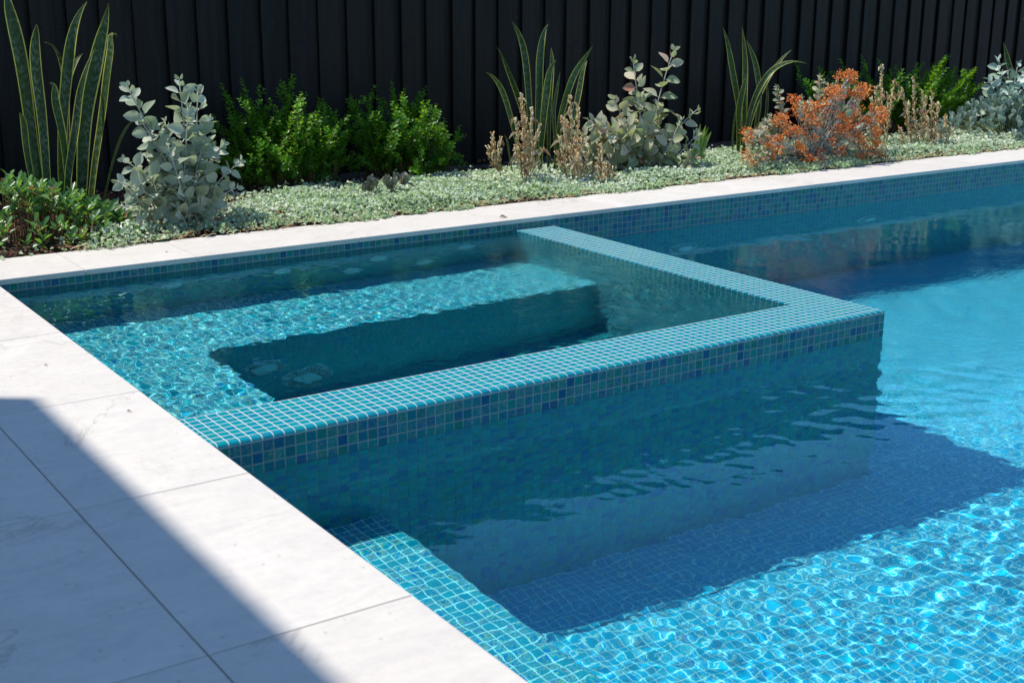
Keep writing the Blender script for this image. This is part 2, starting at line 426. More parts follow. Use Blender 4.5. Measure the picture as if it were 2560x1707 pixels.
def mat_snake():
    N = NT('banded_blade')
    tc = N.n('TexCoord'); sep = N.n('SeparateXYZ'); N.l(tc.outputs['UV'], sep.inputs[0])
    at_ = N.n('Attribute', attribute_name='rnd')
    uu = N.math('ABSOLUTE', N.math('MULTIPLY_ADD', sep.outputs[0], 2.0, -1.0))
    off = N.n('VectorMath', operation='MULTIPLY_ADD'); N.l(at_.outputs['Fac'], off.inputs[0]); off.inputs[1].default_value = (11, 19, 0); N.l(tc.outputs['UV'], off.inputs[2])
    wob = N.noise(N.scale(off.outputs[0], (5.0, 22.0, 1)), 1.0, 3, 0.6)
    wob2 = N.noise(N.scale(off.outputs[0], (2.0, 5.0, 1)), 1.0, 2)
    ph = N.math('ADD', N.math('MULTIPLY', sep.outputs[1], 190.0), N.math('MULTIPLY', wob, 17.0))
    ph = N.math('ADD', ph, N.math('MULTIPLY', wob2, 16.0))
    band = N.mapr(N.math('SINE', ph), -0.1, 0.8)
    band = N.math('MULTIPLY', band, N.mapr(N.noise(N.scale(off.outputs[0], (1.2, 7.0, 1)), 1.0, 2), 0.34, 0.6, 0.1, 0.9))
    dark = N.mix(at_.outputs['Fac'], (0.014, 0.045, 0.018), (0.035, 0.090, 0.020))
    col = N.mix(band, dark, (0.155, 0.215, 0.145))
    col = N.mix(N.mapr(uu, 0.82, 0.88), col, (0.78, 0.74, 0.16))
    h = N.noise(N.scale(off.outputs[0], (30, 2, 1)), 1.0, 2)
    b = principled(N, col, 0.42, N.bump(h, 0.15, 0.001), 0.3)
    tr = N.n('BsdfTranslucent'); N.l(N.mix(0.5, col, (0.30, 0.46, 0.02)), tr.inputs[0])
    mx = N.n('MixShader'); mx.inputs[0].default_value = 0.38
    N.l(b.outputs[0], mx.inputs[1]); N.l(tr.outputs[0], mx.inputs[2])
    return N.done(mx.outputs[0])
M_SNAKE = mat_snake()

# ================================================================== hard landscape
XM, YM = -OH, OH                    # pool wall planes under the coping overhang
def U(x): return ((XOUT - x) + (ARC - RL)) / P
def V(y): return ((y - YOUT) + (ARC - RL)) / P
def Wf(z, top=ZS - RL): return (top - z) / P

def hquad(mb, x0, x1, y0, y1, z):
    mb.quad((x0, y0, z), (x1, y0, z), (x1, y1, z), (x0, y1, z), [(U(x0), V(y0)), (U(x1), V(y0)), (U(x1), V(y1)), (U(x0), V(y1))])
def yquad(mb, x0, x1, y, z0, z1, face=-1, top=ZS - RL, z0b=None):
    zb = z0 if z0b is None else z0b
    v = [(x0, y, z0), (x1, y, zb), (x1, y, z1), (x0, y, z1)]
    uv = [(U(a[0]), Wf(a[2], top)) for a in v]
    if face > 0: v, uv = v[::-1], uv[::-1]
    mb.quad(*v, uv=uv)
def xquad(mb, x, y0, y1, z0, z1, face=1, top=ZS - RL):
    v = [(x, y0, z0), (x, y1, z0), (x, y1, z1), (x, y0, z1)]
    uv = [(V(a[1]), Wf(a[2], top)) for a in v]
    if face < 0: v, uv = v[::-1], uv[::-1]
    mb.quad(*v, uv=uv)

# --- spa wall: L shaped mosaic ledge with a rounded outer lip
sw = empty('spa_wall', (XOUT, YOUT, ZS), 'L-shaped raised spa wall of teal glass mosaic with rounded lip and pale grout', 'wall')
mb = MB()
xo, yo = XOUT - RL, YOUT + RL
hquad(mb, XM, xo, yo, YIN, ZS)
hquad(mb, XIN, xo, YIN, YM, ZS)
NA = 6
for k in range(NA):
    a0, a1 = math.pi / 2 * k / NA, math.pi / 2 * (k + 1) / NA
    o0, o1 = RL * math.sin(a0), RL * math.sin(a1)
    h0, h1 = ZS - RL + RL * math.cos(a0), ZS - RL + RL * math.cos(a1)
    s0, s1 = ARC - RL * a0, ARC - RL * a1
    mb.quad((XM, yo - o1, h1), (xo + o1, yo - o1, h1), (xo + o0, yo - o0, h0), (XM, yo - o0, h0),
            [(U(XM), s1 / P), (U(xo + 0), s1 / P), (U(xo), s0 / P), (U(XM), s0 / P)])
    mb.quad((xo + o1, yo - o1, h1), (xo + o1, YM, h1), (xo + o0, YM, h0), (xo + o0, yo - o0, h0),
            [(s1 / P, V(yo)), (s1 / P, V(YM)), (s0 / P, V(YM)), (s0 / P, V(yo))])
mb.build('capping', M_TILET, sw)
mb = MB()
WB = ZS - RL - 3 * P                                  # split only for tone: the face below is lightened for weak underwater light
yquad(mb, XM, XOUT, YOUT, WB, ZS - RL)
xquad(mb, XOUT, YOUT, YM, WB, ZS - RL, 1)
mb.build('upper_face', M_TILE, sw)
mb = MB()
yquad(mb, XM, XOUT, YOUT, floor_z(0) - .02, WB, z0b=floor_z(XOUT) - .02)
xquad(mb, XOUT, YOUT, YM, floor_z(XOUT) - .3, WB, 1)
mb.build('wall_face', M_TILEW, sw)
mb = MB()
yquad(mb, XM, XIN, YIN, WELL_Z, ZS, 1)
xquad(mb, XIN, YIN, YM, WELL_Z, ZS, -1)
mb.build('inner_face', M_TILEB, sw)  # inner walls take a lighter blend in place of lost underwater light

# --- spa bench and well
mb = MB()
hquad(mb, XM, XIN, BENCH_Y, YM, BENCH_Z)
hquad(mb, XM, BENCH_X, YIN, BENCH_Y, BENCH_Z)
sb = empty('spa_bench', (BENCH_X, BENCH_Y, BENCH_Z), 'underwater L-shaped mosaic seat inside the raised spa, sunlit', 'bench')
mb.build('seat', M_TILEB, sb)
mb = MB()
yquad(mb, BENCH_X, XIN, BENCH_Y, WELL_Z, BENCH_Z)
xquad(mb, BENCH_X, YIN, BENCH_Y, WELL_Z, BENCH_Z, 1)
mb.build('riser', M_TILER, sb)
mb = MB()
hquad(mb, BENCH_X, XIN, YIN, BENCH_Y, WELL_Z)
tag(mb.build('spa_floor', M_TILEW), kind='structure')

# --- pool shell
mb = MB()
def fl(x0, x1, y0, y1):
    mb.quad((x0, y0, floor_z(x0)), (x1, y0, floor_z(x1)), (x1, y1, floor_z(x1)), (x0, y1, floor_z(x0)),
            [(U(x0), V(y0)), (U(x1), V(y0)), (U(x1), V(y1)), (U(x0), V(y1))])
fl(XM, PX1, PY0, YOUT); fl(XOUT, PX1, YOUT, YM)
tag(mb.build('pool_floor', M_TILEU), kind='structure')
WB2 = -COPE_T - 5 * P  # pool walls split the same way, colour lightened below the water
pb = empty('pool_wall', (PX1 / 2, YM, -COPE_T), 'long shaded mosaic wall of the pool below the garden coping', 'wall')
mb = MB(); yquad(mb, XM, PX1, YM, WB2, -COPE_T, -1, -COPE_T); mb.build('upper_face', M_TILE, pb)
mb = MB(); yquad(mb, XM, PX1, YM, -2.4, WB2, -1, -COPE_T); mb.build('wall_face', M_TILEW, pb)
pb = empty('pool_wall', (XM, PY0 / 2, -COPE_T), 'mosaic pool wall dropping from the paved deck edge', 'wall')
mb = MB(); xquad(mb, XM, PY0, YM, WB2, -COPE_T, 1, -COPE_T); mb.build('upper_face', M_TILE, pb)
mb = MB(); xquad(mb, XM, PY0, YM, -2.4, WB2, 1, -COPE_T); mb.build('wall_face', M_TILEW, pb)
mb = MB()
yquad(mb, XM, PX1, PY0, -2.4, -COPE_T, 1, -COPE_T)
xquad(mb, PX1, PY0, YM, -2.4, -COPE_T, -1, -COPE_T)
tag(mb.build('pool_end', M_TILEW), kind='structure')
# entry ledge along the deck
mb = MB()
sx = STEP_X - 0.008
hquad(mb, XM, sx, PY0, YOUT, STEP_Z)
mb.quad((sx, PY0, STEP_Z), (STEP_X, PY0, STEP_Z - .008), (STEP_X, YOUT, STEP_Z - .008), (sx, YOUT, STEP_Z), [(U(sx), V(PY0)), (U(STEP_X), V(PY0)), (U(STEP_X), V(YOUT)), (U(sx), V(YOUT))])
xquad(mb, STEP_X, PY0, YOUT, -1.3, STEP_Z - .008, 1, STEP_Z)
tag(mb.build('pool_ledge', M_TILEB), 'submerged mosaic entry ledge along the deck edge below the spa corner', 'ledge')

# --- coping and deck slabs
def slabs(name, rects, **kw):
    mb = MB()
    for (x0, x1, y0, y1) in rects:
        g = 0.0010
        mb.box(x0 + g, x1 - g, y0 + g, y1 - g, -COPE_T, 0.0, 0, rnd.random(), 0.0016)
    return mb.build(name, M_STONE, **kw)
xs = [-3.35, -2.75, -2.15, -1.55, -0.92, -0.32, 0.28, 0.65] + [1.25 + .6 * k for k in range(16)]
tag(slabs('coping', [(a, b, 0.0, 0.32) for a, b in zip(xs, xs[1:])]), 'long strip of pale limestone coping between pool and garden bed', 'coping')
ys = [0.0] + [-0.7166 - .6 * k for k in range(8)]
rects = [(-0.32, 0.0, b, a) for a, b in zip(ys, ys[1:])]
for c0, c1 in ((-0.92, -0.32), (-1.52, -0.92), (-2.12, -1.52), (-2.72, -2.12), (-3.32, -2.72), (-3.92, -3.32)):
    rects += [(c0, c1, b, a) for a, b in zip(ys, ys[1:])]
tag(slabs('deck', rects), kind='structure')
mb = MB()
mb.box(-3.92, -0.0135, ys[-1], 0.0, -0.06, -0.004)
mb.box(-3.34, 10.2, 0.0135, 0.317, -0.06, -0.004)
tag(mb.build('deck_bed', M_JOINT), kind='structure')
# other sides of the pool
mb = MB()
mb.box(0.0, 9.3, PY0 - 1.2, PY0, -COPE_T, 0.0, 0, .3)
mb.box(PX1, PX1 + 1.2, PY0, 0.0, -COPE_T, 0.0, 0, .6)
tag(mb.build('far_deck', M_STONE), kind='structure')
mb = MB()
G = 300.0
zg = -0.07
for (x0, x1, y0, y1) in ((-G, G, 0.31, G), (-G, G, -G, PY0 - .05), (-G, -0.05, PY0 - .05, 0.31), (PX1 + .05, G, PY0 - .05, 0.31)):
    mb.quad((x0, y0, zg), (x1, y0, zg), (x1, y1, zg), (x0, y1, zg))
tag(mb.build('ground', M_GROUND), kind='structure')

# --- garden soil
mb = MB()
nx, ny = 180, 16
Vs, Fs = [], []
for j in range(ny + 1):
    for i in range(nx + 1):
        x = -1.5 + 12.0 * i / nx; y = 0.318 + (FY + .06 - 0.318) * j / ny
        Vs.append((x, y, -0.022 + 0.02 * (j > 0) * (0.5 + 0.5 * math.sin(x * 9 + y * 31) * math.sin(y * 23 + x * 3))))
for j in range(ny):
    for i in range(nx):
        a = j * (nx + 1) + i; Fs.append((a, a + 1, a + nx + 2, a + nx + 1))
mb.add(Vs, Fs)
tag(mb.build('garden_soil', M_SOIL, smooth=True), kind='structure')

# --- fence
fe = empty('fence', (3.0, FY + .03, 0), 'tall charcoal stained timber fence of lapped vertical palings', 'fence')
mb = MB()
x = 0.564 - 0.1438 * 28
k = 0
while x < 12.5:
    wd = 0.1438 + (0.564 + 0.1438 * (k - 28) - x) * .6 + rnd.uniform(-.009, .009)
    k += 1
    fw = 0.102 + rnd.uniform(-.014, .010)
    tilt = rnd.uniform(-.0015, .0015)
    r = rnd.random()
    y0 = FY + rnd.uniform(-.003, .003)
    ch = .002                                   # eased arris
    prof = [(x, y0 + .016), (x, y0 + tilt + ch), (x + ch, y0 + tilt), (x + fw - ch, y0 - tilt), (x + fw, y0 - tilt + ch), (x + fw, y0 + .016)]
    mb.add([(a, b, z) for z in (-.06, 1.78) for a, b in prof], [(i, i + 1, i + 7, i + 6) for i in range(5)] + [(5, 0, 6, 11), (6, 7, 8, 9, 10, 11)], None, 0, r)
    mb.box(x + fw - .02, x + wd + .02, y0 + .0185, y0 + .034, -.06, 1.78, 0, rnd.random())
    zz = 0.70 + rnd.uniform(-.008, .008)
    for q in (0.22, 0.66):
        zz2 = zz + rnd.uniform(-.006, .006)
        nx_ = x + fw * q
        mb.tube([(nx_, y0 - .0017, zz2), (nx_, y0 - .0004, zz2)], 0.0028, 7, 1)
    if rnd.random() < .5:
        nx_ = x + fw + .014
        mb.tube([(nx_, y0 + .0168, zz), (nx_, y0 + .0182, zz)], 0.0026, 7, 1)
    x += wd
mb.build('paling_panel', [M_FENCE, M_NAIL], fe)
mb = MB()
for z in (0.68, 1.6, 0.1): mb.box(-3, 12.4, FY + .036, FY + .075, z, z + .07, 0, .5)
mb.build('rail', M_FENCE, fe)

# --- house that shades the deck, behind the camera's left
he = empty('house', (-4.6, -2.5, 0), 'pale rendered house wall with deep metal eave beside the deck', 'house')
mb = MB(); mb.box(-6.0, -4.3, -9.0, -0.3, -0.05, 4.35); mb.build('wall', M_RENDER, he)
mb = MB(); mb.box(-6.5, -1.87, -9.5, -0.04, 4.36, 4.62); mb.build('roof', M_ROOF, he)

# ================================================================== water
def water(name, xs, ys, hf, mat, mask=None):
    X, Y = np.meshgrid(xs, ys)
    Z = hf(X, Y)
    nx, ny = len(xs), len(ys)
    Vv = np.stack([X, Y, Z], -1).reshape(-1, 3).astype(np.float32)
    I = np.arange(nx * ny).reshape(ny, nx)
    a, b, c, d = I[:-1, :-1], I[:-1, 1:], I[1:, 1:], I[1:, :-1]
    F = np.stack([a, d, c, b], -1)      # rows run towards -y, so this winds upwards
    if mask is not None:
        cx = (X[:-1, :-1] + X[1:, 1:]) / 2; cy = (Y[:-1, :-1] + Y[1:, 1:]) / 2
        F = F[mask(cx, cy)]
    F = F.reshape(-1, 4)
    me = bpy.data.meshes.new(name)
    me.vertices.add(len(Vv)); me.vertices.foreach_set('co', Vv.ravel())
    me.loops.add(F.size); me.loops.foreach_set('vertex_index', F.ravel().astype(np.int32))
    me.polygons.add(len(F)); me.polygons.foreach_set('loop_start', np.arange(0, F.size, 4, dtype=np.int32))
    try: me.polygons.foreach_set('loop_total', np.full(len(F), 4, np.int32))
    except Exception: pass
    me.polygons.foreach_set('use_smooth', np.ones(len(F), bool))
    me.update(calc_edges=True); me.validate()
    me.materials.append(mat)
    o = bpy.data.objects.new(name, me); COL.objects.link(o)
    try: o.cycles.is_caustics_caster = True
    except Exception: pass
    return tag(o, kind='structure')

def waves(seed, lams, slope, n, X, Y, spread=math.pi, main=0.0):
    """sum of sines with total rms slope about `slope`"""
    r = np.random.RandomState(seed)
    Z = np.zeros_like(X)
    for i in range(n):
        lam = math.exp(r.uniform(math.log(lams[0]), math.log(lams[1])))
        th = main + r.uniform(-spread, spread)
        kx, ky = 2 * math.pi / lam * math.cos(th), 2 * math.pi / lam * math.sin(th)
        A = slope * math.sqrt(2.0 / n) * lam / (2 * math.pi)
        Z += A * np.sin(kx * X + ky * Y + r.uniform(0, 6.283))
    return Z
def vnoise(seed, lam, X, Y):
    z = waves(seed, (lam * .7, lam * 1.78), 1.0, 9, X, Y)
    return np.clip(0.5 + z / (lam * 0.45), 0, 1)
def sstep(a, b, x):
    t = np.clip((x - a) / (b - a), 0, 1); return t * t * (3 - 2 * t)
def ring(X, Y, cx, cy, lam, slope, r0, sig):
    R = np.hypot(X - cx, Y - cy)
    return slope * lam / 6.283 * np.sin(R * 6.283 / lam) * np.exp(-((R - r0) / sig) ** 2)

def h_main(X, Y):
    Z = waves(1, (0.12, 0.30), 0.0065, 24, X, Y)
    Z += waves(2, (0.032, 0.070), 0.0088, 50, X, Y) * (0.7 + .6 * vnoise(8, .5, X, Y)) * (1 - .30 * sstep(1.7, 2.6, X)) * (1 - .35 * sstep(-1.3, -.8, Y))
    near_spill = np.exp(-((Y - (YOUT - .3)) / .35) ** 2) * sstep(0.9, 1.7, X)
    Z += waves(4, (0.06, 0.11), 0.024, 16, X, Y, .9, 1.2) * near_spill * (1 - sstep(1.95, 2.25, X))
    Z += ring(X, Y, 1.95, YOUT, .08, .022, .55, .22) * sstep(1.2, 1.8, X) * (1 - sstep(2.1, 2.4, X))
    return ZW + Z
def h_spa(X, Y):
    Z = waves(11, (0.05, 0.11), 0.017, 30, X, Y)
    Z += waves(12, (0.028, 0.05), 0.019, 40, X, Y)
    edge = sstep(YIN + .10, YIN - .01, Y)
    return ZS - 0.0022 + Z * (1 - 0.75 * sstep(YIN + .03, YIN, Y)) 
def seg(*parts):
    a = []
    for (s, e, d) in parts: a.append(np.arange(s, e, d))
    a.append([parts[-1][1]])
    return np.concatenate(a)
STEPW = 0.0075
wx = seg((XM, 3.4, STEPW), (3.4, 5.0, .010), (5.0, 7.0, .02), (7.0, PX1, .06))
wy = -seg((-YM, 3.0, STEPW), (3.0, -PY0, .04))
water('pool_water', wx, wy, h_main, M_POOLW, lambda x, y: ~((x < XOUT - .03) & (y > YOUT + .03)))
water('spa_water', seg((XM, XIN + .004, .006)), -seg((-YM, -YIN + .03, .006)), h_spa, M_SPAW)
# ================================================================== planting
def leaf_tpl(L, W, shape='ovate', nu=2, nv=5, cup=0.25, curl=0.2, petiole=0.0, fold=0.0, wave=0.0):
    """leaf blade growing along +Y, face up +Z; returns (verts, faces, uv)"""
    v, uv, f = [], [], []
    cols = 2 * nu + 1
    for j in range(nv + 1):
        t = j / nv
        if shape == 'ovate': w_ = math.sin(math.pi * min(1, t) ** 0.8) ** 0.7
        elif shape == 'obovate': w_ = math.sin(math.pi * t ** 1.35) ** 0.75
        elif shape == 'round': w_ = math.sqrt(max(0, 1 - (2 * t - 1) ** 2))
        elif shape == 'lance': w_ = math.sin(math.pi * t ** 0.75) ** 1.0
        else: w_ = 1.0
        if t <= 0.0: w_ = 0.10
        if t >= 1.0: w_ = 0.05 if shape != 'round' else 0.12
        for i in range(cols):
            u = (i - nu) / nu
            x = u * w_ * W / 2
            y = petiole + t * L
            z = cup * W * (u * w_) ** 2 + fold * W * abs(u * w_) - curl * L * t * t + wave * W * math.sin(t * 7 + u * 2)
            v.append((x, y, z)); uv.append(((u + 1) / 2, t))
    for j in range(nv):
        for i in range(cols - 1):
            a = j * cols + i
            f.append((a, a + 1, a + cols + 1, a + cols))
    if petiole > 0:
        n0 = len(v); r = W * 0.045
        v += [(-r, 0, 0), (r, 0, 0), (r * .7, petiole + L * .06, 0), (-r * .7, petiole + L * .06, 0)]
        uv += [(.5, .5)] * 4; f.append((n0, n0 + 1, n0 + 2, n0 + 3))
    return np.array(v), f, np.array(uv)

def frame(pos, d, up=(0, 0, 1), s=1.0, roll=0.0, sx=1.0):
    d = Vector(d).normalized(); up = Vector(up)
    x = d.cross(up)
    if x.length < 1e-3: x = d.cross(Vector((1, 0, 0)))
    x.normalize(); z = x.cross(d).normalized()
    if roll:
        x, z = x * math.cos(roll) + z * math.sin(roll), z * math.cos(roll) - x * math.sin(roll)
    return [[x.x * s * sx, d.x * s, z.x * s, pos[0]], [x.y * s * sx, d.y * s, z.y * s, pos[1]], [x.z * s * sx, d.z * s, z.z * s, pos[2]]]

def bez(p0, p1, p2, n):
    p0, p1, p2 = Vector(p0), Vector(p1), Vector(p2)
    return [p0 * (1 - t) ** 2 + p1 * 2 * t * (1 - t) + p2 * t * t for t in [i / n for i in range(n + 1)]]

def rvec(r=rnd):
    while True:
        q = Vector((r.uniform(-1, 1), r.uniform(-1, 1), r.uniform(-1, 1)))
        if 0.05 < q.length < 1: return q.normalized()

# ------------------------------------------------------------------ decussate silver-leaved shrub
def kal_leaves(mb_st, M, pts, lsz, gap, topz=0.45, seed=0, r0=0.0035, r1=0.002, tilt=0.35, skip=0.0):
    """leaf pairs up one stem; M collects (matrix, rnd)"""
    rr = random.Random(seed)
    mb_st.tube(pts, [r0 + (r1 - r0) * i / (len(pts) - 1) for i in range(len(pts))], 6)
    Ls = [0]
    for a, b in zip(pts, pts[1:]): Ls.append(Ls[-1] + (b - a).length)
    tot = Ls[-1]; s = tot; k = 0; az = rr.uniform(0, 3.14)
    while s > tot * skip:
        i = max(j for j in range(len(Ls)) if Ls[j] <= s + 1e-9); i = min(i, len(pts) - 2)
        q = (s - Ls[i]) / max(1e-6, Ls[i + 1] - Ls[i])
        p = pts[i].lerp(pts[i + 1], q); t = (pts[i + 1] - pts[i]).normalized()
        side = t.cross(Vector((math.cos(az), math.sin(az), 0.01))).normalized(); s2 = t.cross(side)
        az2 = k * math.pi / 2 + rr.uniform(-.25, .25)
        fr = min(1.0, 0.38 + 0.2 * k)
        for sg in (0, math.pi):
            o = side * math.cos(az2 + sg) + s2 * math.sin(az2 + sg)
            upw = max(tilt, 1.25 - 0.42 * k) + rr.uniform(-.25, .25)
            d = o + t * upw + Vector((0, 0, 0.08))
            sz = lsz * fr * rr.uniform(.8, 1.15)
            M.append((frame(p, d, t * .45 + Vector((0, -.75, .15)) + rvec(rr) * .8, sz, rr.uniform(-.3, .3)), rr.random()))
        s -= gap * (0.45 + 0.55 * fr) * rr.uniform(.85, 1.2); k += 1

T_KAL = leaf_tpl(1.0, 0.70, 'ovate', 2, 6, 0.20, 0.10, 0.16)
T_KALW = leaf_tpl(1.0, 0.78, 'round', 2, 6, 0.22, 0.06, 0.10)

def kal_plant(name, label, group, Y, base, stems, body, mat, lsz, n_body, seed, cat='shrub', gap=0.034, stem_mat=None, body_lsz=None, yspread=.10, flat=None):
    rr = random.Random(seed)
    b0 = at(base[0], base[1], Y); b0.z = 0.0
    root = empty(name, b0, label, cat, group)
    st = MB(); M = []
    for i, s in enumerate(stems):
        dy = s[2] if len(s) > 2 else 0.0
        tip = at(s[0], s[1], Y + dy)
        if len(s) > 3: start = at(s[3], s[4], Y + dy * .5)
        else: start = b0 + Vector((rr.uniform(-.05, .05), rr.uniform(-.04, .04), 0.01))
        mid = start.lerp(tip, .5) + Vector((rr.uniform(-.02, .02) + (start.x - tip.x) * .12, rr.uniform(-.02, .02), .02))
        kal_leaves(st, M, bez(start, mid, tip, 10), lsz * rr.uniform(.9, 1.1), gap, seed=seed * 31 + i, skip=0.12)
    for i in range(n_body):
        # silhouette polygon samples (image x, y) turned to points round the stem base
        px, py = body[rr.randrange(len(body))]
        q = rr.random() ** .5
        dy = rr.uniform(-yspread, yspread)
        tip = at(px, py, Y + dy)
        tip = b0.lerp(tip, 0.55 + .45 * q)
        start = b0 + Vector((rr.uniform(-.05, .05), rr.uniform(-.04, .04), 0.0))
        mid = start.lerp(tip, .55) + Vector((rr.uniform(-.03, .03), rr.uniform(-.03, .03), -.01 + rr.uniform(-.03, .03)))
        kal_leaves(st, M, bez(start, mid, tip, 8), (body_lsz or lsz) * rr.uniform(.85, 1.15), gap, seed=seed * 77 + i, r0=.003, skip=.35)
    mb = MB(); mb.inst(T_KAL if flat is None else flat, [m_ for m_, _ in M], [r_ for _, r_ in M])
    st.build('stem', stem_mat or M_STEMW, root, smooth=True)
    mb.build('foliage', mat, root, smooth=True)
    return root, b0

kal_plant('silver_shrub', 'felted silver round-leaved shrub with pale stems between snake plant and green bush', None, 0.50, (455, 545),
          [(318, 218, .0), (448, 200, .02), (495, 222, .04), (525, 300, .0), (350, 300, -.02), (412, 305, .03), (600, 405, -.05), (295, 455, -.06), (310, 400, -.03), (590, 470, -.02), (470, 270, -.05), (560, 360, .06)],
          [(345, 330), (400, 310), (450, 290), (500, 290), (540, 330), (560, 400), (570, 450), (560, 490), (330, 400), (325, 470), (340, 520), (420, 360), (480, 350), (520, 400), (470, 430), (400, 430), (380, 500), (440, 510), (510, 500), (545, 520)],
          M_SILVER, 0.061, 20, 5)
kal_plant('bronze_shrub', 'tall grey-green shrub with bronze-rimmed leaves beside the central snake plant', None, 0.62, (1620, 440),
          [(1583, 150, .0), (1684, 128, .02), (1535, 250, .02), (1597, 245, -.03), (1742, 275, .0), (1470, 300, -.02), (1480, 420, -.06), (1700, 330, .06), (1645, 265, .08)],
          [(1440, 330), (1470, 380), (1500, 300), (1550, 290), (1600, 280), (1650, 280), (1700, 300), (1750, 330), (1760, 380), (1740, 420), (1560, 360), (1620, 350), (1680, 370), (1500, 420), (1600, 410), (1680, 420), (1440, 410), (1420, 360)],
          M_SILVERR, 0.074, 36, 9, gap=.040)
kal_plant('silver_stalk_plant', 'pale silver shrub with upright leafy stalks at the right edge behind the jade mound', None, 0.72, (2520, 340),
          [(2495, 148, .0), (2545, 160, .0), (2470, 200, .03), (2590, 140, .05), (2620, 190, .0), (2520, 190, .04)],
          [(2470, 230), (2520, 220), (2560, 230), (2610, 230), (2650, 260), (2450, 250)], M_JADE, 0.072, 12, 13)

# ------------------------------------------------------------------ dense jade mound and the small succulent
T_JADE = leaf_tpl(1.0, 0.72, 'obovate', 2, 5, 0.30, -0.10)
def mound(name, label, Y, c0, rx, ry, rz, n, lsz, mat, seed, group=None, cat='succulent'):
    rr = random.Random(seed)
    root = empty(name, (c0[0], c0[1], 0), label, cat, group)
    M = []; st = MB()
    for i in range(n):
        th = rr.uniform(0, 6.283); ph = math.acos(rr.uniform(0.02, 1))
        o = Vector((math.sin(ph) * math.cos(th), math.sin(ph) * math.sin(th), math.cos(ph)))
        k = rr.uniform(.82, 1.05)
        p = Vector((c0[0] + o.x * rx * k, c0[1] + o.y * ry * k, max(.01, o.z * rz * k)))
        if i % 3 == 0: st.tube([Vector((c0[0] + o.x * rx * .2, c0[1] + o.y * ry * .2, 0.0)), p], .003, 5)
        nn = rr.randint(4, 6)
        for j in range(nn):
            a = 6.283 * j / nn + rr.uniform(-.3, .3)
            d = Vector((math.cos(a), math.sin(a), 0)) * .55 + Vector((0, 0, 1.0)) + o * .5
            M.append((frame(p, d, Vector((math.cos(a), math.sin(a), 0)) * -1 + Vector((0, 0, .3)), lsz * rr.uniform(.7, 1.15), rr.uniform(-.3, .3)), rr.random()))
    mb = MB(); mb.inst(T_JADE, [a for a, _ in M], [b for _, b in M])
    st.build('stem', M_STEMG, root, smooth=True)
    mb.build('foliage', mat, root, smooth=True)
mound('jade_mound', 'dense low mound of upright grey-green paddle leaves at the right end of the bed', .6, (5.95, .66), .58, .22, .235, 250, .043, M_JADE, 21)
M_SUCC = leafmat('rosy_edged_succulent', [(0, (0.10, 0.14, 0.09)), (0.5, (0.17, 0.23, 0.16)), (1, (0.28, 0.33, 0.25))], rim=(0.36, 0.12, 0.09), rimpos=0.84, rough=0.55, trans=0.1, spec=0.3)
mound('small_succulent', 'small clump of thick grey-green leaves with rosy edges nestled in the ground cover', .6, (1.735, .66), .115, .06, .085, 26, .045, M_SUCC, 22)

